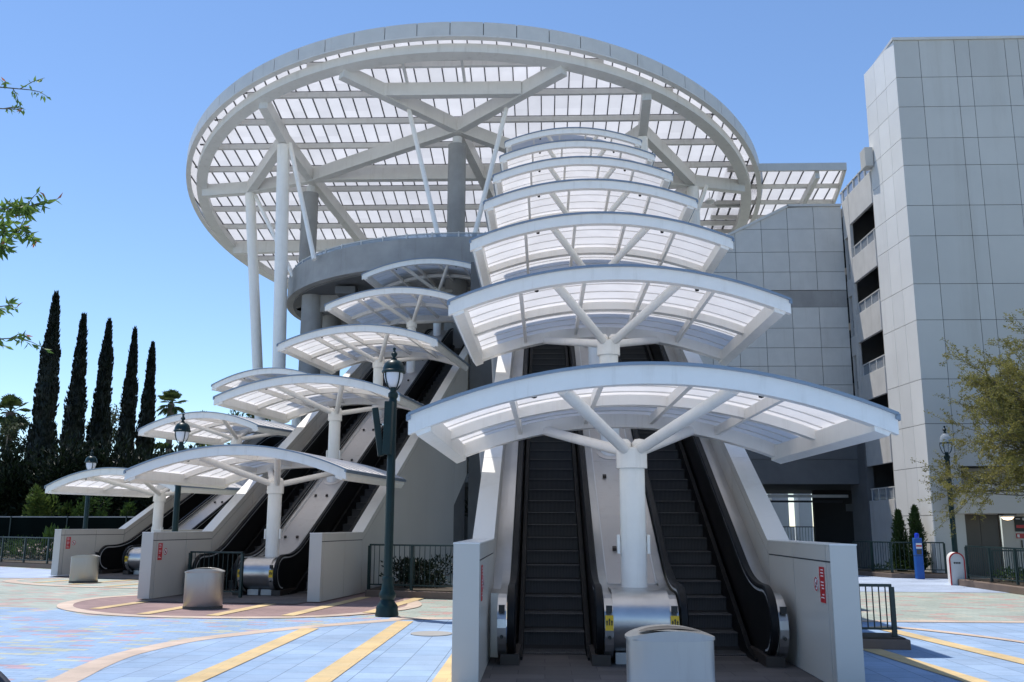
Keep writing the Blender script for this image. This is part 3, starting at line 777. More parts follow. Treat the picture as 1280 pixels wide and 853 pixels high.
# outer rim: separate flat-faced panels with open joints
NP = 72
for k in range(NP):
    mb = MB(); vs = []; fs = []
    t0 = 2 * pi * (k + .012) / NP; t1 = 2 * pi * (k + .988) / NP; n = 4
    for i in range(n + 1):
        t = t0 + (t1 - t0) * i / n
        vs += [ell(t, -.08, -.02), ell(t, .0, -.02), ell(t, .0, .56), ell(t, -.08, .56)]
    for i in range(n):
        for j in range(4): fs.append((i * 4 + j, i * 4 + (j + 1) % 4, i * 4 + 4 + (j + 1) % 4, i * 4 + 4 + j))
    fs += [(0, 1, 2, 3), (n * 4 + 3, n * 4 + 2, n * 4 + 1, n * 4)]
    PR(mb.add(vs, fs)).build('rim_panel', M['fascia'], roof, smooth=True)
mb = MB(); vs = []
for k in range(NSEG): t = 2 * pi * k / NSEG; vs += [ell(t, -.05, .0), ell(t, -.05, .54)]
PR(mb.add(vs, [(2 * k, 2 * k + 1, (2 * k + 3) % (2 * NSEG), (2 * k + 2) % (2 * NSEG)) for k in range(NSEG)])).build('rim_backing', M['groove'], roof, smooth=True)
# translucent sheet, slightly above the purlins
mb = MB(); c = (DX, DY, zt_(DY, .30)); vs = [c] + [tuple(ell(2 * pi * k / NSEG, -.08, .30)) for k in range(NSEG)]
PR(mb.add(vs, [(0, 1 + k, 1 + (k + 1) % NSEG) for k in range(NSEG)])).build('roof_sheet', M['roofpoly'], roof, recalc=False)
def chord_x(y, da=-.12):
    q = 1 - ((y - DY) / (DB + da)) ** 2
    return None if q <= 0 else (DA + da) * sqrt(q)
def chord_y(x, da=-.12):
    q = 1 - ((x - DX) / (DA + da)) ** 2
    return None if q <= 0 else (DB + da) * sqrt(q)
# seams run front to back
xs = [DX + .02 + .62 * k for k in range(-26, 27)]
mb = MB()
for x in xs:
    h = chord_y(x)
    if not h: continue
    a, b = DY - h, DY + h
    mb.beam((x, a, zt_(a, .265)), (x, b, zt_(b, .265)), .05, .06)
PR(mb).build('glazing_bars', M['seam'], roof)
roof_bars = bpy.data.objects['glazing_bars']; roof_bars.name = 'glazing_bar_grid'
py = [36.95 + 2.04 * k for k in range(16)]
for i, y in enumerate(py):
    h = chord_x(y, -.62)
    if not h: continue
    z = zt_(y, -.02)
    PR(MB().box(DX - h, DX + h, y - .085, y + .085, z + .0, z + .25)).build('purlin', M['grey_steel'], roof)
    PR(MB().box(DX - h - .2, DX + h + .2, y - .05, y + .05, z + .25, z + .30)).build('purlin_gutter', M['seam'], roof)
# main beams between column heads, tilted with the roof
def TP(x, y, off=-.42): return (x, y, zt_(y, off))
K1, K2, P2, P1, K3, K4 = (-4.02, 40.75), (-11.97, 44.97), (-12.48, 41.58), (-15.46, 46.02), (4.69, 41.24), (7.73, 45.78)
def onring(x, y):
    t = atan2((y - DY) / DB, (x - DX) / DA); e = ell(t, -.9, 0); return (e.x, e.y)
beams = [(K1, onring(-8.68, 36.46)), (K1, onring(.9, 36.5)), (K1, K2), (P2, onring(-12.7, 38.6)), (P2, K2), (P2, P1), (P1, onring(-18.17, 46.29)), (P1, K2), (K1, (1.9, 44.9)),
 ((1.9, 44.9), K3), (K3, onring(4.74, 38.2)), (K3, K4), (K4, onring(10.67, 46.3)), (K4, (1.9, 44.9)), (K2, (-10.6, 52.4)), (K1, (-1.6, 52.6)), ((-10.6, 52.4), (-1.6, 52.6)), ((-10.6, 52.4), onring(-17.5, 52.8)), ((-1.6, 52.6), (5.5, 52)), ((5.5, 52), K4), ((5.5, 52), onring(9, 60)), ((-10.6, 52.4), onring(-11, 63))]
for a, b in beams:
    PR(MB().beam(TP(*a), TP(*b), .40, .62)).build('main_beam', M['grey_steel'], roof)
for (x0, x1, y) in ((-7.0, -.95, 38.0), (-11.6, 1.9, 44.9)):
    PR(MB().beam((x0, y, zt_(y, -.40)), (x1, y, zt_(y, -.40)), .40, .60)).build('cross_beam', M['grey_steel'], roof)
for x in (-6.0, -3.45):
    PR(MB().beam((x, 36.2, zt_(36.2, -.1)), (x, 38.0, zt_(38.0, -.1)), .12, .16)).build('short_tie', M['grey_steel'], roof)
# columns: raw concrete on the drum, white steel outside it
for (x, y) in (K1, K2):
    PR(MB().tube([(x, y, 12.2), (x, y, zt_(y, -1.35))], .42, 28)).build('concrete_column', M['concrete'], roof, smooth=True)
    PR(MB().lathe([(.22, -1.35), (.22, -.95)], 16, (x, y, zt_(y)))).build('column_bearing', M['grey_steel'], roof, smooth=True)
for (x, y), (bx, by), r in ((P1, (-13.45, 45.6), .26), (P2, (-11.9, 41.7), .30), (K3, (4.75, 41.5), .24), (K4, (7.75, 45.5), .30)):
    PR(MB().tube([(bx, by, 0), (x, y, zt_(y, -.75))], r, 28)).build('white_column', M['steel'], roof, smooth=True)
for a, b in (((-6.11, 38.98, 20.25), (-4.35, 37.45, 13.2)), ((-1.61, 38.95, 20.25), (-3.0, 37.45, 13.2)), ((P2[0] + .3, P2[1], 19.6), (-10.2, 39.5, 13.2)), ((P1[0] + .3, P1[1], 18.6), (-11.9, 42.4, 13.2)), ((8.4, 45.6, 18.8), (6.6, 45.6, 14))):
    PR(MB().tube([a, b], .105, 14)).build('slender_strut', M['steel'], roof, smooth=True)
lampd = tag(MB().lathe([(.02, .55), (.02, .2), (.10, .19), (.26, .06), (.28, 0), (.20, -.08), (.001, -.12)], 20, (0, 0, 0)).build('dome_lamp', M['white_paint'], smooth=True), 'small white dome lamp hanging under the right side of the round roof', 'lamp')
lampd.location = (8.9, 47.6, zt_(47.6, -.55))
# rectangular roof extension at the right
ext = thing('roof_extension', 'rectangular translucent roof with a curved end, right of the round roof', 'roof', (13, 48, 0))
def PX(mb): mb.v = [(p[0] - 13, p[1] - 48, p[2]) for p in mb.v]; return mb
x1f = lambda y: 15.45 + .16 * (y - 45.6) - .012 * (y - 45.6) ** 2
ys = [45.6 + .5 * k for k in range(20)]
mb = MB(); vs = []; 
for y in ys: vs += [(9.5, y, zt_(y, .3)), (x1f(y), y, zt_(y, .3))]
PX(mb.add(vs, [(2 * i, 2 * i + 1, 2 * i + 3, 2 * i + 2) for i in range(len(ys) - 1)])).build('roof_sheet', M['roofpoly'], ext, recalc=False)
for y in (45.65, 47.35, 49.0, 50.65, 52.3):
    z = zt_(y, .02); PX(MB().box(9.5, x1f(y), y - .08, y + .08, z + .02, z + .24)).build('purlin', M['grey_steel'], ext)
mb = MB()
for k in range(10):
    x = 9.8 + .62 * k
    if x < 15.4: mb.beam((x, 45.6, zt_(45.6, .265)), (x, 54.3, zt_(54.3, .265)), .05, .06)
PX(mb).build('glazing_bar_grid', M['seam'], ext)
mb = MB(); vs = []; fs = []
for y in ys: vs += [(x1f(y) - .02, y, zt_(y, -.02)), (x1f(y) + .1, y, zt_(y, -.02)), (x1f(y) + .1, y, zt_(y, .42)), (x1f(y) - .02, y, zt_(y, .42))]
for i in range(len(ys) - 1):
    for j in range(4): fs.append((i * 4 + j, i * 4 + (j + 1) % 4, i * 4 + 4 + (j + 1) % 4, i * 4 + 4 + j))
PX(mb.add(vs, fs)).build('end_rim', M['fascia'], ext)
PX(MB().box(9.5, x1f(45.6) + .1, 45.5, 45.58, zt_(45.6, .0), zt_(45.6, .40))).build('front_rim', M['fascia'], ext)
PX(MB().beam((14.1, 45.7, zt_(45.7, -.15)), (14.1, 54, zt_(54, -.15)), .22, .4)).build('main_beam', M['grey_steel'], ext)
PX(MB().tube([(14.1, 49.0, 0), (14.1, 49.0, zt_(49, -.4))], .26, 20)).build('white_column', M['steel'], ext, smooth=True)

# ------------------------------------------------------------------ concrete drum platform
CX, CY, CR = -3.57, 46.65, 9.42
drum = thing('drum_platform', 'curved grey concrete balcony drum under the round roof', 'platform', (CX, CY, 0))
def PD(mb): mb.v = [(p[0] - CX, p[1] - CY, p[2]) for p in mb.v]; return mb
def cring(r0, r1, z0, z1, n=120, t0=0., t1=2 * pi):
    mb = MB(); vs = []; fs = []; full = abs(t1 - t0 - 2 * pi) < 1e-6
    m = n if full else n + 1
    for k in range(m):
        t = t0 + (t1 - t0) * k / n
        for r, z in ((r0, z0), (r1, z0), (r1, z1), (r0, z1)): vs.append((CX + r * cos(t), CY + r * sin(t), z))
    for k in range(n if full else n):
        a, b = k * 4, ((k + 1) % m) * 4
        for j in range(4): fs.append((a + j, a + (j + 1) % 4, b + (j + 1) % 4, b + j))
    return mb.add(vs, fs)
PD(cring(CR - .2, CR, 12.48, 13.5, 160)).build('parapet', M['concrete'], drum, smooth=True)
PD(cring(CR - .6, CR + .04, 12.28, 12.48, 160)).build('slab_edge', M['concrete'], drum, smooth=True)
PD(MB().lathe([(CR - .3, 12.20), (CR - .3, 12.40)], 120, (CX, CY, 0))).build('floor_slab', M['darkconc'], drum, smooth=True)
for ang in (-149, -92, -60, -20, 20, 60, 100, 140, 180):
    t = R(ang)
    rr = 8.55 if ang == -149 else 7.4
    PD(MB().tube([(CX + rr * cos(t), CY + rr * sin(t), 0), (CX + rr * cos(t), CY + rr * sin(t), 12.25)], .5, 24)).build('pillar', M['concrete'], drum, smooth=True)
PD(MB().box(-10.6, 3, 42.0, 42.6, 11.4, 12.215)).build('cross_girder', M['concrete'], drum)
PD(MB().box(-9.3, -8.4, 39.9, 40.7, 11.75, 12.1)).build('junction_box', M['darkconc'], drum, bevel=.03)
# glass rail on the parapet
PD(cring(CR - .13, CR - .115, 13.5, 13.68, 160)).build('glass_screen', M['railglass'], drum, smooth=True)
PD(cring(CR - .15, CR - .10, 13.68, 13.72, 160)).build('top_rail', M['fascia'], drum, smooth=True)
for k in range(52):
    t = 2 * pi * k / 52
    PD(MB().box(-.03, .03, -.03, .03, 13.5, 13.76)).build('rail_post', M['fascia'], drum).matrix_local = Matrix.Translation((CX + (CR - .12) * cos(t) - CX, CY + (CR - .12) * sin(t) - CY, 0)) @ Matrix.Rotation(t, 4, 'Z') @ Matrix.Translation((CX, CY, 0))

# ------------------------------------------------------------------ parking structure behind
def panel_face(mb_panel, mb_back, plane, u_edges, z_edges, pos, depth=.04, g=.009, clip=None):
    """flush metal panels with recessed joints; plane 'y': face at y=pos looking -y, 'x': face at x=pos looking -x"""
    for i in range(len(u_edges) - 1):
        for j in range(len(z_edges) - 1):
            a, b, c, d = u_edges[i] + g, u_edges[i + 1] - g, z_edges[j] + g, z_edges[j + 1] - g
            poly = [(a, c), (b, c), (b, d), (a, d)]
            if clip: poly = clip(poly)
            if not poly or len(poly) < 3: continue
            if plane == 'y': mb_panel.prism(poly, pos, pos + depth, lambda p, q, x: (p, x, q))
            else: mb_panel.prism(poly, pos, pos + depth, lambda p, q, x: (x, p, q))
tower = thing('panel_tower', 'tall pale panelled tower at the right edge with an elevator at its foot', 'building', (16, 33, 0))
def PT(mb): mb.v = [(p[0] - 16, p[1] - 33, p[2]) for p in mb.v]; return mb
TX, TY, TY2, TZ = 12.72, 31.4, 34.0, 18.95
zs = [0, 2.1, 3.6, 5.02, 6.53, 8.55, 9.82, 11.55, 12.66, 14.15, 15.17, 16.36, 17.04, 18.05, TZ]
zs = [0, 2.0, 3.6, 5.01, 6.52, 8.56, 9.83, 11.55, 12.66, 14.15, 15.17, 16.36, 17.5, TZ]
xsn = [TX, 13.62, 14.88, 15.40, 16.67, 17.16, 18.45, 18.95, 20.2, 22]
mbp, mbb = MB(), MB()
# lower-front panels leave the elevator opening free
panel_face(mbp, None, 'y', xsn, zs[2:], TY)
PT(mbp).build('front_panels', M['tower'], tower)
mbp = MB(); panel_face(mbp, None, 'x', [TY, 32.25, 33.1, TY2], zs, TX); mbp.v = [(p[0] - (p[1] - TY) * .073, p[1], p[2]) for p in mbp.v]; PT(mbp).build('side_panels', M['tower_sunlit'], tower)  # left face, its sunlit brightness partly put into the panel colour
PT(MB().box(TX + .02, 22, TY + .02, 33.98, 3.6, TZ - .02)).build('core', M['groove'], tower)
PT(MB().box(TX + .05, 22, 33.2, 33.97, 0, 3.595)).build('base_core', M['groove'], tower)
PT(MB().box(TX - .05, 22.05, TY - .05, 34.03, TZ, TZ + .10)).build('parapet_cap', M['fascia'], tower)
PT(MB().box(TX - .50, TX - .2, 33.65, 34.2, 15.05, 15.8)).build('side_bracket', M['tower'], tower, bevel=.01)
# elevator lobby recess on the front foot
PT(MB().box(TX + .045, 13.75, TY + .0, 33.195, 0, 3.595)).build('corner_pier', M['tower'], tower)
wallp = MB()
wallp.box(13.75, 14.15, 32.6, 32.7, 0, 3.6); wallp.box(15.42, 22, 32.6, 32.7, 0, 3.6); wallp.box(14.15, 15.42, 32.6, 32.7, 2.06, 3.6)
PT(wallp).build('lobby_wall', M['panel'], tower)
d = PT(MB().box(14.16, 14.78, 32.64, 32.68, 0, 2.055).box(14.79, 15.41, 32.64, 32.68, 0, 2.055)).build('elevator_door', M['door'], tower)
PT(MB().box(14.10, 14.15, 32.56, 32.6, 0, 2.1)).build('door_jamb', M['chrome'], tower); PT(MB().box(15.42, 15.47, 32.56, 32.6, 0, 2.1)).build('door_jamb', M['chrome'], tower)
PT(MB().box(14.15, 15.42, 32.56, 32.6, 2.055, 2.1)).build('door_head', M['chrome'], tower)
for x in (13.82, 16.62):
    pl = PT(MB().box(x - .10, x + .10, 32.57, 32.598, 1.25, 1.72)).build('call_plate', M['door'], tower, bevel=.004)
    PT(MB().lathe([(.04, 0), (.04, .02)], 16)).build('call_button', M['white_paint'], pl).matrix_local = Matrix.Translation((x - 16, 32.57 - 33, 1.58)) @ Matrix.Rotation(pi / 2, 4, 'X') @ Matrix.Translation((16, 33, 0))
    PT(MB().lathe([(.04, 0), (.04, .02)], 16)).build('call_button', M['white_paint'], pl).matrix_local = Matrix.Translation((x - 16, 32.57 - 33, 1.36)) @ Matrix.Rotation(pi / 2, 4, 'X') @ Matrix.Translation((16, 33, 0))
PT(MB().box(16.08, 16.10, 32.55, 32.598, .95, 1.2)).build('hose_box', M['door'], tower)
PT(MB().box(13.35, 22, 30.9, 32.598, 2.06, 3.0)).build('entrance_canopy', M['panel'], tower, bevel=.008)
PT(MB().box(13.35, 22, 30.88, 30.90, 2.75, 2.765)).build('canopy_joint', M['groove'], tower)
el = PT(MB().box(14.85, 15.25, 31.05, 31.45, 2.0, 2.058)).build('lamp_base', M['door'], tower)
l = thing('ceiling_lamp', 'small lit round lamp under the canopy in front of the elevator door', 'lamp', (15.05, 31.25, 1.99))
MB().lathe([(.20, .0), (.19, -.05), (.12, -.12), (.001, -.14)], 20).build('lit_diffuser', M['lit'], l, smooth=True)
MB().lathe([(.21, .008), (.21, -.03), (.19, -.04), (.17, .0)], 20).build('lamp_ring', M['white_paint'], l, smooth=True)
t = thing('information_poster', 'black poster with white heading on the wall right of the elevator door', 'poster', (16.1, 32.57, 1.48))
MB().box(-.19, .19, 0, .025, 0, .50).build('poster_panel', M['black'], t)
mb = MB(); mb.box(-.15, .0, -.004, -.001, .41, .44); mb.lathe([(.05, 0), (.05, .003)], 20, (0, 0, 0)) if False else None
mb.build('lettering', M['white'], t)
o = MB().lathe([(.045, 0), (.045, .004)], 20).build('round_emblem', M['white'], t); o.matrix_local = Matrix.Translation((.11, 0, .42)) @ Matrix.Rotation(pi / 2, 4, 'X')
o = MB().box(-.15, .1, -.004, -.001, .12, .22).build('red_band', M['red'], t)
t = thing('small_red_sign', 'small dark red plate under the black poster by the elevator', 'sign', (16.1, 32.57, 1.26))
MB().box(-.17, .17, 0, .025, 0, .16).build('sign_plate', M['red'], t); MB().box(-.15, -.07, -.004, -.001, .03, .13).build('pictogram', M['white'], t)

park = thing('parking_structure', 'parking structure wall with stacked open bays and sill rails beside the tower', 'building', (12.5, 36, 0))
def PP(mb): mb.v = [(p[0] - 12.5, p[1] - 36, p[2]) for p in mb.v]; return mb
# side wall at x=12.5 between y=34 and 37.6, open bays
bays = [(12.3, 13.72), (9.93, 11.24), (7.42, 8.78), (5.05, 6.42), (2.6, 3.9)]
zz = [0, 2.6, 3.9, 5.05, 6.42, 7.42, 8.78, 9.93, 11.24, 12.3, 13.72, 15.0]
PP(MB().box(12.545, 12.62, 34.005, 34.08, 0, 15.0)).build('pier', M['paleconc'], park); PP(MB().box(12.5, 12.62, 36.72, 37.02, 0, 15.0)).build('pier', M['paleconc'], park)
low = 0
for i in range(0, len(zz) - 1, 2):
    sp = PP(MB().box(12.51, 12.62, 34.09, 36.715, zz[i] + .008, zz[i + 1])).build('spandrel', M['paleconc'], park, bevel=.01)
for (a, b) in bays:
    rl = PP(MB().box(12.60, 12.62, 34.14, 36.66, a + .02, a + .42)).build('sill_rail', M['railglass'], park)
    pp = MB()
    for k in range(4): pp.box(12.58, 12.64, 34.3 + .75 * k, 34.36 + .75 * k, a, a + .46)
    pp.box(12.57, 12.65, 34.14, 36.66, a + .42, a + .46)
    PP(pp).build('rail_frame', M['fascia'], rl)
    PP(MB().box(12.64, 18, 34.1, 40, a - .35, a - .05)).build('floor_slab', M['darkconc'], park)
# narrow shaded strip with slots next to the wing
for i in range(0, len(zz) - 1, 2):
    PP(MB().box(12.53, 12.75, 37.02, 37.6, (0 if i == 0 else zz[i] - .38), (zz[i + 1] - .75 if i < len(zz) - 2 else 14.95))).build('slot_wall', M['paleconc'], park)
PP(MB().box(12.54, 12.74, 37.02, 37.12, 0, 14.9)).build('slot_jamb', M['paleconc'], park); PP(MB().box(12.54, 12.74, 37.5, 37.58, 0, 14.9)).build('slot_jamb', M['paleconc'], park)
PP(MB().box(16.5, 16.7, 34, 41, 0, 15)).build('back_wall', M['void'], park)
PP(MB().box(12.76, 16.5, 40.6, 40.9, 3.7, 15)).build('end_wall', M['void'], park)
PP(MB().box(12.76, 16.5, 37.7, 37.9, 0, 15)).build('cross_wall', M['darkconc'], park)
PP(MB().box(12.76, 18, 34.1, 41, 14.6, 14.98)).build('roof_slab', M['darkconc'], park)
rt_ = PP(MB().box(12.60, 12.62, 34.05, 37.9, 15.0, 15.45)).build('roof_rail', M['railglass'], park)
pp = MB()
for k in range(6): pp.box(12.57, 12.65, 34.15 + .68 * k, 34.22 + .68 * k, 15, 15.5)
pp.box(12.57, 12.65, 34.05, 37.9, 15.45, 15.5); PP(pp).build('rail_frame', M['fascia'], rt_)

wing = thing('garage_wing', 'blue grey panelled wall with a sloping top corner, behind the front canopies', 'building', (8, 38, 0))
def PW(mb): mb.v = [(p[0] - 8, p[1] - 38, p[2]) for p in mb.v]; return mb
WY = 37.6
xw = [12.49, 11.32, 10.22, 9.12, 8.02, 6.92, 5.82, 4.72, 3.7][::-1]
def clip_diag(poly):
    # keep below the line through (10.29,14.86) with slope .494
    f = lambda p: 14.84 + min(0, (p[0] - 10.29) * .494) - .03 - p[1]
    out = []
    P_ = []
    for k in range(len(poly)):   # subdivide at x=10.29
        a, b = poly[k], poly[(k + 1) % len(poly)]; P_.append(a)
        if (a[0] - 10.29) * (b[0] - 10.29) < 0:
            t = (10.29 - a[0]) / (b[0] - a[0]); P_.append((10.29, a[1] + (b[1] - a[1]) * t))
    for k in range(len(P_)):
        a, b = P_[k], P_[(k + 1) % len(P_)]; fa, fb = f(a), f(b)
        if fa >= 0: out.append(a)
        if fa * fb < 0:
            t = fa / (fa - fb); out.append((a[0] + (b[0] - a[0]) * t, a[1] + (b[1] - a[1]) * t))
    return out
mbp = MB(); panel_face(mbp, None, 'y', xw, [11.2, 11.98, 12.84, 13.84, 14.84], WY, clip=clip_diag); PW(mbp).build('upper_wall_panels', M['fascia'], wing); mbp = MB(); panel_face(mbp, None, 'y', xw, [5.3, 6.4, 7.25, 8.02, 8.78, 9.6, 10.48], WY)
PW(mbp).build('lower_wall_panels', M['fascia'], wing)
PW(MB().prism([(3.7, 5.3), (12.49, 5.3), (12.49, 14.8), (10.3, 14.8), (3.7, 11.55)], WY + .045, WY + .35, lambda p, q, x: (p, x, q))).build('backing', M['groove'], wing)
PW(MB().box(3.7, 12.49, WY + .03, WY + .05, 10.49, 11.19)).build('recessed_band', M['concrete'], wing)
PW(MB().beam((10.29, WY + .12, 14.86), (3.7, WY + .12, 11.6), .36, .10).box(10.25, 12.49, WY - .06, WY + .3, 14.82, 14.92)).build('coping', M['fascia'], wing)
PW(MB().box(3.0, 12.49, WY - .05, WY + .5, 4.25, 5.29)).build('upper_beam', M['darkconc'], wing)
PW(MB().box(3.0, 12.49, WY - .02, WY + .5, 3.28, 4.245)).build('lower_beam', M['darkconc'], wing)
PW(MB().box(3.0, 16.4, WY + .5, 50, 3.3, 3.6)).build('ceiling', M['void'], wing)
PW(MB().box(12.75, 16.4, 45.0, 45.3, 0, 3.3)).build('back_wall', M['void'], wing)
PW(MB().beam((5, 39.5, 2.86), (12.6, 39.5, 2.86), .10, .12)).build('overhead_pipe', M['grey_steel'], wing)
PW(MB().box(5, 12.6, 40.2, 40.4, 2.62, 2.70)).build('cable_tray', M['groove'], wing)
for x in (12.46,): PW(MB().box(x, x + .28, WY - .9, WY + 1, 0, 5.3)).build('end_pier', M['darkconc'], wing)
# lit columns and screen in the yard beyond the opening
for (x, w, lab) in ((12.9, .9, 'wide sunlit pale concrete pillar seen through the dark underpass, left one'), (14.25, .7, 'narrower sunlit pale concrete pillar seen through the dark underpass, right one')):
    o = MB().box(x - w / 2, x + w / 2, 52, 53, 0, 6).build('yard_pillar', M['white_paint'], bevel=.02); tag(o, lab, 'pillar', 'sunlit pillars beyond the underpass')
o = MB().box(13.3, 14.0, 53.5, 53.6, 0, 1.6).build('yard_screen', M['paleconc']); tag(o, 'low pale screen between the two sunlit pillars beyond the underpass', 'screen')

gar = thing('garage_building', 'dark multi level parking garage behind the escalators and under the drum', 'building', (-3, 52, 0))
def PG(mb): mb.v = [(p[0] + 3, p[1] - 52, p[2]) for p in mb.v]; return mb
GX0, GX1, GY = -7.4, 3.6, 46.5
for z in (4.1, 8.6, 11.8): PG(MB().box(GX0, GX1, GY, 62, z - .4, z)).build('floor_slab', M['concrete'], gar)
for k in range(5):
    x = GX0 + .3 + k * (GX1 - GX0 - .6) / 4; PG(MB().box(x - .3, x + .3, GY + .05, GY + .65, 0, 11.4)).build('pillar', M['concrete'], gar)
PG(MB().box(GX0, GX1, 52, 52.2, 0, 11.4)).build('back_wall', M['darkconc'], gar)
for z in (4.1, 8.6): PG(MB().box(GX0, GX1, GY - .02, GY + .03, z, z + .9)).build('parapet', M['concrete'], gar)
# slanted support pillars under the nearest bank, in the dark gap
for x, y, lx in ((-1.0, 21.5, -.35), (-1.0, 27.0, -.35)):
    o = MB().tube([(x + lx * -.2, y, 0), (x + lx, y - .1, nos(y - 10) - .6)], .26, 20).build('support_pillar', M['concrete'], smooth=True); tag(o, 'grey concrete pillar %s under the nearest escalators' % ('closer, leaning in the dark gap' if y < 25 else 'farther back in the dark gap'), 'pillar', 'pillars under the nearest escalators')
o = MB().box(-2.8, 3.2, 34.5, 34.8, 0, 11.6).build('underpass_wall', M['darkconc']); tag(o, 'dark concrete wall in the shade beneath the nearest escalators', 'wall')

# ------------------------------------------------------------------ street furniture
def make_lamp(name, label, loc, pole_h, s=1., glassmat=None, rz=0., speakers=False):
    t = thing(name, label, 'street lamp', loc, rz, 'dark green globe street lamps')
    MB().lathe([(.21, 0), (.215, .05), (.20, .10), (.20, .16), (.185, .20), (.15, .24), (.12, .30), (.15, .34), (.155, .40), (.12, .46), (.10, .62), (.105, .66), (.10, .70), (.082, .72), (.078, pole_h - .25), (.07, pole_h - .22), (.095, pole_h - .18), (.095, pole_h - .12), (.06, pole_h - .08), (.06, pole_h)], 28).build('lamp_pole', M['green'], t, smooth=True)
    h = pole_h
    if glassmat:
        MB().lathe([(.05, h), (.10, h + .03), (.15, h + .12), (.175, h + .22), (.18, h + .30), (.18, h + .36), (.165, h + .46), (.12, h + .55), (.05, h + .60), (.02, h + .61)], 28).build('globe', glassmat, t, smooth=True)
    else:
        MB().lathe([(.06, h), (.11, h + .03), (.155, h + .10), (.178, h + .19), (.182, h + .29)], 28).build('globe', M['lampglass'], t, smooth=True)
    hood = [(.20, h + .27), (.225, h + .28), (.23, h + .30), (.225, h + .32), (.212, h + .33), (.205, h + .38), (.18, h + .45), (.135, h + .50), (.07, h + .53), (.045, h + .54)] if not glassmat else [(.18, h + .28), (.192, h + .285), (.192, h + .305), (.18, h + .31)]
    MB().lathe(hood, 28).build('lamp_hood', M['green'], t, smooth=True)
    q0 = h + (.53 if not glassmat else .60)
    MB().lathe([(.05, q0), (.06, q0 + .02), (.028, q0 + .045), (.028, q0 + .06), (.058, q0 + .10), (.06, q0 + .13), (.03, q0 + .165), (.02, q0 + .19), (.034, q0 + .21), (.03, q0 + .235), (.001, q0 + .25)], 20).build('finial', M['green'], t, smooth=True)
    for k in range(4):
        a = pi / 4 + k * pi / 2
        pts = [((.07 + .125 * sin(pi * .5 * q)) * cos(a), (.07 + .125 * sin(pi * .5 * q)) * sin(a), h - .04 + .32 * (1 - cos(pi * .5 * q)) ** .8) for q in [i / 10 for i in range(11)]]
        MB().tube(pts, .013, 8).build('globe_rib', M['green'], t, smooth=True)
    MB().tube([(0, 0, h), (0, 0, h + .25)], .02, 8).build('lamp_stem', M['white_paint'], t)
    return t
lp = make_lamp('street_lamp', 'tall dark green street lamp with two speaker panels, nearest of the left lamps', (-2.88, 17.5, 0), 4.22)
sp = thing('speaker_panel', 'slim dark green speaker panel tilted out from the nearest lamp pole', 'speaker', (-2.88, 17.5, 3.35))
o = MB().box(-.06, .06, -.09, .09, -.46, .46).build('speaker_box', M['green'], sp, bevel=.012); o.location = (-.27, .02, .02); o.rotation_euler = (0, R(-9), R(12))
MB().beam((-.07, 0, .16), (-.24, .02, .16), .03, .03).build('mount_arm', M['chrome'], sp); MB().beam((-.07, 0, -.12), (-.2, .02, -.12), .03, .03).build('mount_arm', M['chrome'], sp)
sp = thing('speaker_panel', 'slim dark green speaker panel fixed upright against the nearest lamp pole', 'speaker', (-2.88, 17.5, 3.35))
o = MB().box(-.075, .075, -.07, .07, -.48, .52).build('speaker_box', M['green'], sp, bevel=.012); o.location = (-.05, -.155, .06); o.rotation_euler = (0, R(1), R(-8))
MB().beam((.0, -.03, .2), (-.03, -.1, .2), .05, .05).build('mount_arm', M['green'], sp)
make_lamp('street_lamp', 'green street lamp standing behind the middle bank barrier and canopy', (-9.95, 25.2, 0), 3.85)
make_lamp('street_lamp', 'distant street lamp whose globe peeks above the leftmost canopy', (-17.0, 34.5, 0), 3.6)
make_lamp('street_lamp', 'street lamp with clear globe beside the olive tree at the right', (12.75, 30.0, 0), 3.95, glassmat=M['clear'])

def make_bin(label, loc, rz):
    t = thing('litter_bin', label, 'litter bin', loc, rz, 'oval stainless litter bins')
    n = 40
    def oval(z, k=1.): return [(.37 * k * (abs(cos(a)) ** .75) * (1 if cos(a) >= 0 else -1), .27 * k * (abs(sin(a)) ** .8) * (1 if sin(a) >= 0 else -1), z) for a in [2 * pi * i / n for i in range(n)]]
    def loft(rings, name, mat, par=t):
        mb = MB(); vs = [p for r in rings for p in r]; fs = []
        for i in range(len(rings) - 1):
            for k in range(n): fs.append((i * n + k, i * n + (k + 1) % n, (i + 1) * n + (k + 1) % n, (i + 1) * n + k))
        fs += [tuple(range(n - 1, -1, -1)), tuple((len(rings) - 1) * n + k for k in range(n))]
        return mb.add(vs, fs).build(name, mat, par, smooth=True)
    loft([oval(0, 1.02), oval(.06, 1.02), oval(.065, .98)], 'bin_base', M['bindark'])
    loft([oval(.062, .985), oval(.07, 1.), oval(.70, 1.0)], 'bin_body', M['bin'])
    # gently arched lid
    top = [(x, y, .712 + .075 * (1 - (x / .40) ** 2)) for x, y, z in oval(0, 1.03)]
    bot = [(x, y, z - .035 * 1) for x, y, z in top]
    bot = [(x, y, max(.70, z - .03)) for x, y, z in top]
    loft([oval(.70, 1.0), bot, top], 'bin_lid', M['bin'])
    rim = [(x * .72, y * .45 - .03, .716 + .075 * (1 - (x * .72 / .40) ** 2) + .004) for x, y, z in oval(0, 1.)]
    mb = MB().add(rim, [tuple(range(n))]); mb.build('lid_opening', M['bindark'], t, recalc=False)
    return t
b1 = make_bin('large looking oval steel bin in front of the nearest escalators', (1.07, 8.35, 0), R(2))
copy_thing(b1, (-6.74, 18.75, 0), R(8), 'oval steel bin in front of the middle bank barrier, on mauve paving')
copy_thing(b1, (-13.02, 26.6, 0), R(18), 'small looking oval steel bin before the leftmost barrier')

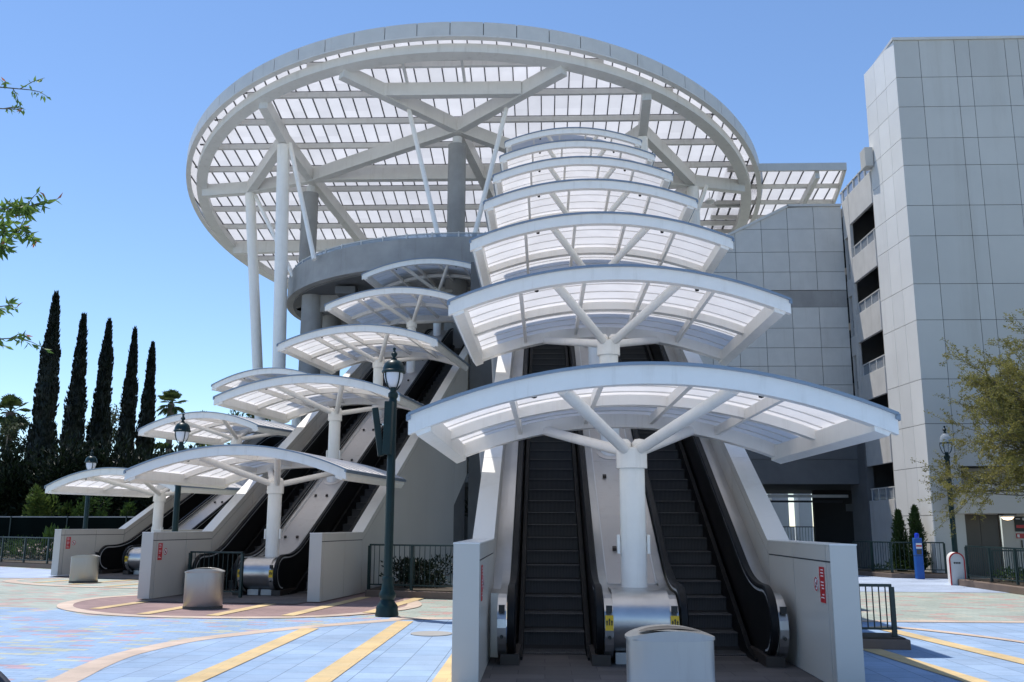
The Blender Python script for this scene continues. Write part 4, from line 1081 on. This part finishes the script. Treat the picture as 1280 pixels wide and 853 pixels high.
picket_me = {}
def railing(name, label, pts, h=1.05, z=0., post=1.6, gap=.13, mat='rail', group='dark green picket railings', posts=True, cat='railing'):
    t = thing(name, label, cat, (pts[0][0], pts[0][1], z), 0, group)
    o0 = Vector((pts[0][0], pts[0][1]))
    for a, b in zip(pts[:-1], pts[1:]):
        a, b = Vector(a) - o0, Vector(b) - o0; d = b - a; L = d.length; u = d.normalized()
        MB().beam((a.x, a.y, h), (b.x, b.y, h), .045, .04).build('top_rail', M[mat], t, bevel=.006)
        MB().beam((a.x, a.y, .12), (b.x, b.y, .12), .03, .03).build('bottom_rail', M[mat], t)
        n = max(1, round(L / post))
        for k in range(n + 1):
            p = a + d * k / n
            mb = MB().box(-.03, .03, -.03, .03, 0, h - .02); q = mb.build('post', M[mat], t); q.location = (p.x, p.y, 0); q.rotation_euler = (0, 0, atan2(u.y, u.x))
        m = max(2, int(L / gap))
        key = (round(h, 2), mat)
        mb = MB()
        for k in range(1, m):
            p = a + d * k / m
            mb.tube([(p.x, p.y, .12), (p.x, p.y, h - .01)], .009, 6)
        mb.build('picket_row', M[mat], t)
    return t
def planter(name, label, poly, h, fill='soil'):
    t = thing(name, label, 'planter', (poly[0][0], poly[0][1], 0))
    o = poly[0]
    P = [(x - o[0], y - o[1]) for x, y in poly]
    MB().prism(P, 0, h, lambda p, q, a: (p, q, a)).build('kerb', M['kerb'], t, bevel=.015)
    cx = sum(p[0] for p in P) / len(P); cy = sum(p[1] for p in P) / len(P)
    MB().prism([(cx + (p[0] - cx) * .93, cy + (p[1] - cy) * .93) for p in P], h + .001, h + .02, lambda p, q, a: (p, q, a)).build('soil', M['soil'], t)
    return t
# left far planter with railing
pl = [(-60, 52.5), (-21.2, 36.4), (-17.0, 33.75), (-14.8, 36.2), (-24, 44), (-60, 60)]
planter('planter', 'long brown kerbed planting bed at the far left', pl, .16)
railing('railing', 'green picket railing along the far left planting bed', [(-36, 42.6), (-21.2, 36.5), (-17.1, 33.95)], .95, .16, 1.5, .14)
planter('planter', 'brown kerbed bed between the middle and nearest banks', [(-4.15, 22.05), (-1.95, 21.4), (-1.6, 22.6), (-3.9, 26.5)], .16)
railing('railing', 'green picket railing between the middle skirt wall and the nearest barrier', [(-4.1, 22.2), (-2.0, 21.5), (-.9, 21.3)], 1.02, .16, 1.1, .13)
planter('planter', 'low brown planter base at the right of the nearest barrier', [(3.3, 13.4), (4.95, 13.28), (5.0, 13.95), (3.3, 14.05)], .14)
railing('railing', 'short green railing just right of the nearest barrier, on a brown base', [(3.35, 13.62), (4.82, 13.5)], .70, .14, .75, .085)
planter('planter', 'kerbed bed with two conical shrubs at the tower foot', [(10.55, 33.35), (11.2, 31.25), (12.95, 30.95), (12.66, 34.2), (10.7, 34.2)], .15)
railing('railing', 'green railing in front of the two conical shrubs', [(10.7, 33.3), (11.28, 31.4), (12.9, 31.15)], .98, .15, 1.0, .13)
planter('planter', 'long kerbed bed behind the white end wall at the right', [(11.7, 27.55), (11.75, 23.0), (16.5, 20.5), (19, 24), (14, 28.3)], .18)
railing('railing', 'long green railing at the right edge behind the white end wall', [(11.95, 27.4), (12.0, 23.3), (16.4, 20.9)], .92, .18, 1.3, .12)
railing('railing', 'farther green railing before the elevator door', [(13.2, 28.6), (18.5, 28.2)], .95, .0, 1.6, .12)
railing('railing', 'dark railing deep inside the underpass right of the nearest barrier', [(9.2, 44), (12.4, 44)], 1.6, 0, 1.4, .13)
railing('crowd_barrier', 'green folding barrier across the left escalator of the middle bank', [bank_xf(BB, -1.45, 1.0)[:2], bank_xf(BB, -.08, .8)[:2]], .98, .03, 1.42, .12, cat='barrier', group=None)
# white end wall with rounded red edged top
t = thing('end_wall', 'white rounded top end wall with red edging at the start of the right railing', 'wall', (11.75, 27.6, 0))
def arc_prof(w, h, n=12): return [(-w / 2, 0), (w / 2, 0)] + [(w / 2 * cos(pi * k / n), h + w / 2 * sin(pi * k / n)) for k in range(n + 1)]
MB().prism(arc_prof(.40, .70), 0, 1.3, lambda p, q, a: (p + .35 * a, a, q)).build('wall_body', M['white_paint'], t, smooth=True)
mb = MB(); pr = arc_prof(.44, .70)[1:] + [(-.22, 0)]; pi_ = arc_prof(.37, .70)[1:] + [(-.185, 0)]
n = len(pr); vs = [(p, -.02, q) for p, q in pr] + [(p, -.02, q) for p, q in pi_] + [(p + .02, .05, q) for p, q in pr]
mb.add(vs, [(i, i + 1, n + i + 1, n + i) for i in range(n - 1)] + [(i, i + 1, 2 * n + i + 1, 2 * n + i) for i in range(n - 1)]); mb.build('red_edge', M['red'], t, recalc=False)
mb = MB()
for k in range(4): mb.box(-.09 + .05 * k, -.055 + .05 * k, -.006, -.001, .60, .65)
mb.build('lettering', M['black'], t)
# emergency help post
t = thing('help_point', 'blue emergency help post with a blue beacon by the tower corner', 'help point', (11.9, 30.75, 0))
MB().box(-.12, .12, -.10, .10, 0, 1.28).build('post_body', M['blue'], t, bevel=.02)
MB().box(-.124, .124, -.104, .104, .72, .735).build('post_joint', M['black'], t)
pl_ = MB().box(-.09, .09, -.112, -.101, .95, 1.12).build('label_plate', M['white_paint'], t)
MB().box(-.085, .085, -.117, -.1125, 1.01, 1.06).build('red_band', M['red'], pl_)
MB().box(-.075, .075, -.108, -.101, .77, .92).build('speaker_grille', M['door'], t)
MB().lathe([(.07, 1.28), (.07, 1.40), (.05, 1.43), (.001, 1.44)], 18).build('beacon', M['bluelamp'], t, smooth=True)
# small thing at the lower left corner of the picture: woven mesh cover
t = thing('mesh_chair', 'dark woven mesh chair back, just its corner showing at the extreme lower left', 'chair', (-2.585, 4.4, .012), R(-10))
mb = MB(); n = 20; vs = []; fs = []
for i in range(n + 1):
    q = -1 + 2 * i / n
    for j in range(7):
        vs.append((.26 * q, .04 * q * q - .05 * j / 6, .42 + (.60 - .20 * abs(q) ** 2.2) * j / 6))
for i in range(n):
    for j in range(6): a = i * 7 + j; fs.append((a, a + 7, a + 8, a + 1))
o = mb.add(vs, fs).build('backrest', M['woven'], t, smooth=True); m_ = o.modifiers.new('thick', 'SOLIDIFY'); m_.thickness = .03
MB().box(-.25, .25, -.02, .42, .40, .44).build('seat', M['woven'], t, bevel=.015)
for x, y in ((-.22, 0), (.22, 0), (-.22, .38), (.22, .38)): MB().tube([(x, y, 0), (x, y, .41)], .016, 10).build('leg', M['black'], t)

# ------------------------------------------------------------------ plants
def leaf_quads(mb, p, d, n_up, L, W, fold=.15):
    d = Vector(d).normalized(); s = d.cross(Vector(n_up)).normalized(); nrm = s.cross(d)
    p = Vector(p)
    a = p; b = p + d * L * .45 + s * W / 2 + nrm * fold * W; c = p + d * L - nrm * L * .12; e = p + d * L * .45 - s * W / 2 + nrm * fold * W
    mb.add([a, b, c, e], [(0, 1, 2), (0, 2, 3)])
def rdir(rnd):
    z = rnd.uniform(-1, 1); t = rnd.uniform(0, 2 * pi); r = sqrt(1 - z * z); return Vector((r * cos(t), r * sin(t), z))
def make_cypress(seed, h, w):
    rnd = random.Random(seed); t = thing('cypress_tree', 'x', 'tree', (0, 0, 0), 0, 'row of tall dark cypress trees')
    MB().tube([(0, 0, 0), (0, 0, h * .5), (0, 0, h * .93)], [.16, .10, .03], 10).build('trunk', M['bark'], t, smooth=True)
    mb = MB()
    def rad(f): return w * (min(1, f * 9) ** .5) * (1 - f) ** .62 * (1 + .09 * sin(f * 17 + seed * 2.1) + .07 * sin(f * 37 + seed * 5) + .05 * sin(f * 83 + seed))
    # dense inner body (irregular) plus upswept sprays
    prof = []
    vs = []; fs = []; n = 16; m = 40
    for i in range(m + 1):
        f = .015 + .975 * i / m
        for k in range(n):
            a = 2 * pi * k / n; r = rad(f) * (.80 + .12 * rnd.random()); vs.append((r * cos(a), r * sin(a), f * h))
    for i in range(m):
        for k in range(n): fs.append((i * n + k, i * n + (k + 1) % n, (i + 1) * n + (k + 1) % n, (i + 1) * n + k))
    mb.add(vs, fs)
    for _ in range(5200):
        f = rnd.random() ** 1.25 * .99 + .005; a = rnd.uniform(0, 2 * pi); r = rad(f) * rnd.uniform(.72, 1.0)
        p = Vector((r * cos(a), r * sin(a), f * h)); d = Vector((cos(a) * .16, sin(a) * .16, 1)) + rdir(rnd) * .22
        leaf_quads(mb, p, d, (cos(a + 1.5), sin(a + 1.5), .1), rnd.uniform(.18, .38), rnd.uniform(.05, .12))
    leaf_quads(mb, (0, 0, h * .97), (0.05, 0, 1), (1, 0, 0), h * .035, .10)
    mb.build('crown', M['cypress'], t, recalc=False)
    return t
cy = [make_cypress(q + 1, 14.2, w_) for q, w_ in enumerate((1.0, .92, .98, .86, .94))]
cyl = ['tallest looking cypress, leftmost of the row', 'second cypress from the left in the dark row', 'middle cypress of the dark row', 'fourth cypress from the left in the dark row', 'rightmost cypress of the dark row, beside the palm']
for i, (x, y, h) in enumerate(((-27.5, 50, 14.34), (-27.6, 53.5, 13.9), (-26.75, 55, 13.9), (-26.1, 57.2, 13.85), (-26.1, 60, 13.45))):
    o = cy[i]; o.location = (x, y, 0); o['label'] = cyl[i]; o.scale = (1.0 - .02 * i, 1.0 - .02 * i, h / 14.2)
def clump_bush(name, label, loc, rx, ry, h, n, mat, L=(.10, .2), seed=0, cat='shrub', group=None, up=.5, nbr=9):
    rnd = random.Random(seed); t = thing(name, label, cat, loc, 0, group)
    mb = MB()
    cl = [(rnd.uniform(-.75, .75) * rx, rnd.uniform(-.75, .75) * ry, rnd.uniform(.25, .85) * h, rnd.uniform(.25, .5)) for _ in range(nbr)]
    for _ in range(n):
        c = rnd.choice(cl); d = rdir(rnd); k = rnd.random() ** .4
        p = Vector((c[0] + d.x * rx * c[3] * k, c[1] + d.y * ry * c[3] * k, max(.03, c[2] + d.z * h * c[3] * k * .8)))
        l = rnd.uniform(*L)
        leaf_quads(mb, p, d * .8 + Vector((0, 0, up)) + rdir(rnd) * .5, rdir(rnd), l, l * rnd.uniform(.3, .5))
    mb.build('foliage', M[mat], t, recalc=False)
    mb = MB()
    for c in cl: mb.tube([(c[0] * .15, c[1] * .15, 0), (c[0] * .6, c[1] * .6, c[2] * .6), (c[0], c[1], c[2])], [.03, .02, .008], 6)
    if loc[2] > 1: mb.tube([(0, 0, -loc[2]), (0, 0, .3)], .05, 6)
    mb.build('stems', M['bark'], t)
    return t
# dark hedge below the cypresses and bushes in the sun
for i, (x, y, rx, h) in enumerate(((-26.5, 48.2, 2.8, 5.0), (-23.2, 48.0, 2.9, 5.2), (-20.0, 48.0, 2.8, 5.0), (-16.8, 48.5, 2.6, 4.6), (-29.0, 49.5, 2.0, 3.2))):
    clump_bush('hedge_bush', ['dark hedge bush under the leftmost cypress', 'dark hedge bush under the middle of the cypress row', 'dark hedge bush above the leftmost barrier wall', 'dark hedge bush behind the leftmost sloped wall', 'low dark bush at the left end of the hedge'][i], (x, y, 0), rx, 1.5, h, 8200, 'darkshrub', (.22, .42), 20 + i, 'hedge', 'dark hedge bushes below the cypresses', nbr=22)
clump_bush('shrub', 'bright yellow green shrub catching sun at the far left hedge', (-24.4, 45.9, 1.2), 1.0, .6, 2.0, 1700, 'lime', (.14, .28), 31, nbr=8)
clump_bush('shrub', 'sunlit green shrub in front of the dark hedge', (-22.3, 46.0, 1.3), .75, .6, 1.7, 1200, 'shrub', (.12, .24), 32, nbr=8)
clump_bush('shrub', 'small sunlit shrub right of centre in the dark hedge', (-20.6, 46.0, 1.4), .4, .4, 1.2, 300, 'shrub', (.12, .22), 33, nbr=5)
clump_bush('shrub', 'yellow green shrub glimpsed behind the leftmost canopy column', (-14.6, 44, .0), .8, .8, 3.4, 1400, 'lime', (.14, .26), 34, nbr=8)
# far trees
def make_tree(name, label, loc, h, rx, mat, n, L, seed, trunk='palebark', cat='tree', low=.3, group=None, nlimb=12, sp=.22, droop=0.):
    rnd = random.Random(seed); t = thing(name, label, cat, loc, 0, group)
    mt = MB(); mt.tube([(0, 0, 0), (rnd.uniform(-.2, .2), 0, h * .3), (rnd.uniform(-.3, .3), rnd.uniform(-.3, .3), h * .7)], [h * .022, h * .017, h * .007], 9)
    tips = []
    for k in range(nlimb):
        f = low + (.95 - low) * (k + .5) / nlimb; a = k * 2.4 + rnd.uniform(-.4, .4)
        reach = rx * (1 - .55 * abs(f - .55) / .45) * rnd.uniform(.55, 1.0)
        b = Vector((0, 0, h * f * .72)); e = Vector((reach * cos(a), reach * sin(a), h * (f + .06)))
        mid = (b + e) / 2 + Vector((0, 0, h * .02)); mt.tube([b, mid, e], [h * .009, h * .006, h * .002], 7)
        tips += [e, (mid + e) / 2 + rdir(rnd) * rx * .15, mid + rdir(rnd) * rx * .18]
    mt.build('trunk', M[trunk], t, smooth=True)
    mb = MB()
    sizes = [rnd.uniform(.6, 1.3) * rx * sp for _ in tips]
    for _ in range(n):
        i = rnd.randrange(len(tips)); d = rdir(rnd); k = rnd.random() ** .55
        p = tips[i] + Vector((d.x, d.y, d.z * .75)) * sizes[i] * k
        l = rnd.uniform(*L)
        leaf_quads(mb, p, d + Vector((0, 0, .2 - droop)) + rdir(rnd) * .6, rdir(rnd), l, l * rnd.uniform(.28, .45))
    mb.build('crown', M[mat], t, recalc=False)
    return t
for i, (x, y, h, rx) in enumerate(((-41.5, 62, 9.3, 2.6), (-37.8, 60, 8.6, 2.4), (-33.6, 57, 8.2, 2.2), (-31.5, 66, 10.0, 2.6), (-46, 68, 11.0, 3.2))):
    make_tree('eucalyptus_tree', ['tall loose eucalyptus at the left edge of the picture', 'loose eucalyptus right of the left palm', 'eucalyptus just left of the first cypress', 'pale eucalyptus showing between the first two cypresses', 'eucalyptus farthest left, partly out of the picture'][i], (x, y, 0), h, rx, 'euca', 3800, (.18, .4), 40 + i, group='eucalyptus trees at the left', low=.2, droop=.5)
make_tree('leafy_tree', 'sunlit green tree behind the second left canopy', (-19.5, 60, 0), 9.4, 3.0, 'shrub', 5000, (.2, .4), 50, low=.4)
make_tree('leafy_tree', 'bushy tree glimpsed between the cypress row and the second left canopy', (-24.2, 66, 0), 7.4, 2.2, 'lime', 2500, (.2, .4), 51, low=.4)
make_tree('leafy_tree', 'dark leafy tree in the shade beyond the underpass', (9.4, 58, 0), 7, 2.4, 'shrub', 2500, (.2, .4), 52, low=.2)
make_tree('leafy_tree', 'dark leafy tree behind the gap under the nearest escalators', (-2.0, 40.5, 0), 4.5, 1.6, 'darkshrub', 1800, (.15, .3), 53, low=.2)
def make_palm(label, loc, h, rx, seed, n=26):
    rnd = random.Random(seed); t = thing('palm_tree', label, 'palm tree', loc, 0, 'fan palms among the trees at the left')
    MB().tube([(0, 0, 0), (.1, 0, h * .5), (0, 0, h)], [.32, .24, .27], 12).build('trunk', M['palmtrunk'], t, smooth=True)
    mb = MB()
    for k in range(n):
        a = k * 2.399; el = R(rnd.uniform(-55, 85)); d = Vector((cos(a) * cos(el), sin(a) * cos(el), sin(el)))
        s = Vector((-sin(a), cos(a), 0)); base = Vector((0, 0, h)); tip = base + d * rx * .36
        mb.tube([base, tip], [.03, .02], 5)
        up = s.cross(d)
        for q in range(-6, 7):
            b = q * .2; dd = (d * cos(b) + s * sin(b)); L = rx * .62 * rnd.uniform(.8, 1.05) * (1 - .03 * q * q * .3)
            m1 = tip + dd * L * .6; m2 = tip + dd * L + Vector((0, 0, -L * .22))
            w = s * cos(b) - d * sin(b)
            mb.add([tip, m1 + w * .07, m2, m1 - w * .07], [(0, 1, 2), (0, 2, 3)])
    for k in range(60):
        a = rnd.uniform(0, 2 * pi); z = h - rnd.uniform(.1, 1.4); r = .3; p = Vector((r * cos(a), r * sin(a), z)); leaf_quads(mb, p, (cos(a) * .4, sin(a) * .4, -1), (0, 1, 0), .6, .12)
    mb.build('crown', M['palm'], t, recalc=False); return t
make_palm('fan palm with a bare trunk at the far left', (-34.1, 58, 0), 8.6, 1.5, 61)
make_palm('taller fan palm peeking right of the cypress row', (-30.9, 75.5, 0), 11.4, 1.5, 62, 26)
make_palm('slim palm trunk behind the globe of the left lamp', (-26.8, 72, 0), 9.3, 1.4, 63, 14)
make_palm('small fan palm low behind the second left canopy edge', (-29.6, 71, 0), 6.9, 1.3, 64, 18)
# near branches reaching in from the left: one tree whose trunk stands outside the view
t = thing('overhanging_tree', 'young tree at the left edge whose leafy branch tips reach into view', 'tree', (-8.85, 9.4, 0))
rnd = random.Random(5); mt = MB(); ml = MB(); mn = MB()
mt.tube([(0, 0, 0), (.1, 0, 2.2), (.2, -.1, 5.0), (.3, -.1, 7.6)], [.15, .12, .08, .03], 10)
def spray(b, e, dens, L):
    b, e = Vector(b), Vector(e); mid = (b + e) / 2 + Vector((0, 0, .12)); pts = [b, mid, e]
    mt.tube(pts, [.03, .016, .005], 7)
    for k in range(dens):
        f = rnd.uniform(.35, 1.0); p = b * (1 - f) ** 2 + mid * 2 * f * (1 - f) + e * f * f
        d0 = (e - b).normalized()
        tw = p + (d0 * .25 + rdir(rnd) * .3) * rnd.uniform(.3, 1.)* .8
        mt.tube([p, (p + tw) / 2 + Vector((0, 0, .02)), tw], [.006, .004, .002], 5)
        for q in range(10):
            pp = p + (tw - p) * ((q + 1.2) / 11)
            l = rnd.uniform(*L); tgt = mn if (q > 8 and rnd.random() < .35) else ml
            leaf_quads(tgt, pp, (tw - p).normalized() * .5 + rdir(rnd) * .8 + Vector((0, 0, -.35)), rdir(rnd), l, l * .34)
spray((.25, -.1, 4.5), (3.42, -.1, 4.98), 42, (.09, .15))
spray((.25, -.1, 4.3), (3.25, .1, 4.78), 42, (.09, .15))
spray((.25, -.1, 4.1), (3.12, .0, 4.55), 22, (.09, .15))
spray((.25, -.1, 3.3), (3.22, 0, 3.92), 34, (.07, .12))
spray((.25, -.1, 3.1), (3.36, .05, 3.58), 34, (.07, .12))
spray((.3, -.1, 6.4), (3.15, 0, 6.38), 20, (.05, .09))
spray((.3, -.1, 6.0), (3.05, 0, 6.15), 10, (.05, .09))
for k in range(22):
    a_ = R(100 + 200 * ((k * .618) % 1)); z_ = 2.6 + 4.6 * k / 22
    spray((.2, -.1, z_), (.2 + (1.3 + .9 * ((k * .37) % 1)) * cos(a_), -.1 + (1.3 + .9 * ((k * .37) % 1)) * sin(a_), z_ + .5), 16, (.09, .15))
for k in range(7): spray((.2, -.1, 2.9 + .75 * k), (1.7, -.1 + .3 * (k % 3 - 1), 3.3 + .75 * k), 14, (.09, .15))
mt.build('trunk', M['bark'], t, smooth=True); ml.build('leaves', M['near'], t, recalc=False); mn.build('new_leaves', M['newleaf'], t, recalc=False)
# wispy olive tree at the right
t = thing('wispy_tree', 'olive green wispy tree with fine drooping twigs at the right edge', 'tree', (16.4, 25.0, .2))
rnd = random.Random(11); mt = MB(); ml = MB()
mt.tube([(0, 0, 0), (-.1, 0, 1.2), (-.3, .1, 2.3), (-.2, .1, 4.0)], [.16, .13, .10, .04], 10)
def limb(b, d, L, r, depth):
    b = Vector(b); d = Vector(d).normalized(); pts = [b]; n = 5
    for k in range(n):
        d = (d + rdir(rnd) * .16 + Vector((0, 0, .035 if depth < 2 else -.03))).normalized(); pts.append(pts[-1] + d * L / n)
    mt.tube(pts, [max(.004, r * (1 - .75 * k / n)) for k in range(n + 1)], 6 if depth < 2 else 4)
    if depth < 3:
        m = (7, 6, 6)[depth]
        for k in range(m):
            f = .25 + .75 * (k + rnd.random()) / m; i = min(n - 1, int(f * n)); p = pts[i] + (pts[i + 1] - pts[i]) * (f * n - i if i < n else 1)
            side = rdir(rnd); limb(p, d * .75 + side * .6, L * rnd.uniform(.4, .62), r * .45, depth + 1)
    if depth >= 2:
        for k in range(36 if depth == 3 else 18):
            f = rnd.uniform(.1, 1.0); i = min(n - 1, int(f * n)); p = pts[i] + (pts[i + 1] - pts[i]) * rnd.random()
            l = rnd.uniform(.03, .065); leaf_quads(ml, p + rdir(rnd) * .05, rdir(rnd) + Vector((0, 0, .2)), rdir(rnd), l * 1.35, l * .6)
for k, (a, el) in enumerate(((178, 24), (165, 6), (195, 14), (150, 40), (205, 44), (182, 58), (120, 30), (240, 25), (40, 40), (300, 35), (172, -4), (186, 36), (160, 24), (200, 28))):
    a, el = R(a), R(el); limb((-.25, .1, 2.2 + .12 * (k % 4)), (cos(a) * cos(el), sin(a) * cos(el), sin(el)), 3.5, .055, 0)
mt.build('trunk', M['bark'], t, smooth=True); ml.build('crown', M['olive'], t, recalc=False)
# conical shrubs at the tower foot
for i, (x, y, h) in enumerate(((11.95, 32.35, 1.95), (12.28, 31.75, 2.08))):
    rnd = random.Random(70 + i); t = thing('conical_shrub', ['left one of the two dark conical shrubs at the tower foot', 'right one of the two dark conical shrubs, nearer the blue post'][i], 'shrub', (x, y, .16), 0, 'conical shrubs at the tower foot')
    MB().tube([(0, 0, 0), (0, 0, h * .9)], [.04, .01], 8).build('trunk', M['bark'], t); mb = MB()
    for _ in range(4200):
        f = rnd.random() ** 1.15; a = rnd.uniform(0, 2 * pi); r = .34 * (1 - f) ** .6 * min(1, f * 6 + .35) * (1 + .22 * sin(a * 3 + f * 14 + i)) * rnd.uniform(.35, 1.05)
        leaf_quads(mb, (r * cos(a), r * sin(a), f * h + .02), Vector((cos(a) * .5, sin(a) * .5, .9)) + rdir(rnd) * .5, rdir(rnd), rnd.uniform(.06, .15), rnd.uniform(.02, .05))
    mb.build('crown', M['conif'], t, recalc=False)
# low planting
for i, (x, y, rx, ry, h, n, mt_, lab) in enumerate(((-2.9, 23.0, 1.0, .6, .62, 1800, 'darkshrub', 'low dark shrubs behind the railing by the skirt wall'), (-20.5, 38.0, 2.6, .9, .8, 2600, 'shrub', 'flowering low shrubs behind the far left railing'), (-27, 41.0, 3.2, 1.0, .9, 2600, 'shrub', 'low shrubs at the left end of the railed bed'),
    (13.6, 25.4, 1.5, 1.6, .5, 2400, 'shrub', 'low green groundcover shrubs behind the right railing'), (11.9, 32.6, .7, 1.0, .3, 900, 'shrub', 'small groundcover plants around the conical shrubs'))):
    clump_bush('low_shrub', lab, (x, y, .16), rx, ry, h, n, mt_, (.06, .13), 80 + i, 'shrub', None, nbr=16)
clump_bush('flower_bush', 'pale pink flowering plants in the far left bed', (-20.6, 37.4, .2), 2.2, .5, .6, 110, 'flower', (.10, .16), 91, cat='flowers', nbr=6)
clump_bush('grass_plant', 'spiky grass plant rising behind the far left railing', (-20.0, 37.9, .16), .5, .5, 1.0, 240, 'shrub', (.25, .5), 92, up=1.6, nbr=4)
# dark windscreen fence at the left
t = thing('mesh_fence', 'dark mesh covered fence in front of the hedge at the far left', 'fence', (-40, 47, 0))
MB().beam((0, 0, .95), (24.6, -6.6, .95), .03, 1.9).build('mesh_panel', M['mesh'], t)
MB().beam((0, 0, 1.93), (24.6, -6.6, 1.93), .05, .05).build('top_rail', M['concrete'], t)
for k in range(9):
    q = k / 8; MB().tube([(24.6 * q, -6.6 * q - .05, 0), (24.6 * q, -6.6 * q - .05, 1.95)], .03, 8).build('post', M['rail'], t)

# ------------------------------------------------------------------ light, sky, camera
w = bpy.data.worlds.new('World'); sc.world = w; w.use_nodes = True
nt = w.node_tree; nt.nodes.clear()
out = nt.nodes.new('ShaderNodeOutputWorld'); bg = nt.nodes.new('ShaderNodeBackground'); sk = nt.nodes.new('ShaderNodeTexSky')
sk.sky_type = 'NISHITA'; sk.sun_disc = False
SD = Vector((-.27, .23, .935)).normalized()
sk.sun_elevation = math.asin(SD.z); sk.sun_rotation = atan2(SD.x, SD.y)
sk.air_density = .97; sk.dust_density = .0; sk.ozone_density = 5.6; sk.altitude = 300
bg.inputs['Strength'].default_value = .143
nt.links.new(sk.outputs[0], bg.inputs[0]); nt.links.new(bg.outputs[0], out.inputs[0])
sl = bpy.data.lights.new('sun', 'SUN'); sl.energy = 3.6; sl.angle = R(.53); sl.color = (1., .955, .89)
so = bpy.data.objects.new('sun', sl); COL.objects.link(so); so.rotation_euler = (-SD).to_track_quat('-Z', 'Y').to_euler()
cam = bpy.data.cameras.new('camera'); co = bpy.data.objects.new('camera', cam); COL.objects.link(co); sc.camera = co
cam.sensor_width = 36; cam.lens = 36 * 1160 / 1280; cam.clip_end = 3000; cam.clip_start = .1
th, yaw, roll = R(11.2), R(2.0), R(.2)
f = Vector((-sin(yaw) * cos(th), cos(yaw) * cos(th), sin(th))); r0 = Vector((cos(yaw), sin(yaw), 0)); u0 = r0.cross(f)
rt = r0 * cos(roll) + u0 * sin(roll); up = u0 * cos(roll) - r0 * sin(roll)
co.matrix_world = Matrix(((rt.x, up.x, -f.x, 0), (rt.y, up.y, -f.y, 0), (rt.z, up.z, -f.z, 1.65), (0, 0, 0, 1)))
sc.view_settings.view_transform = 'Standard'; sc.view_settings.look = 'None'; sc.view_settings.exposure = .39; sc.view_settings.gamma = 1
sc.cycles.max_bounces = 8; sc.cycles.diffuse_bounces = 4; sc.cycles.transmission_bounces = 6; sc.cycles.transparent_max_bounces = 12
sc.cycles.use_denoising = True
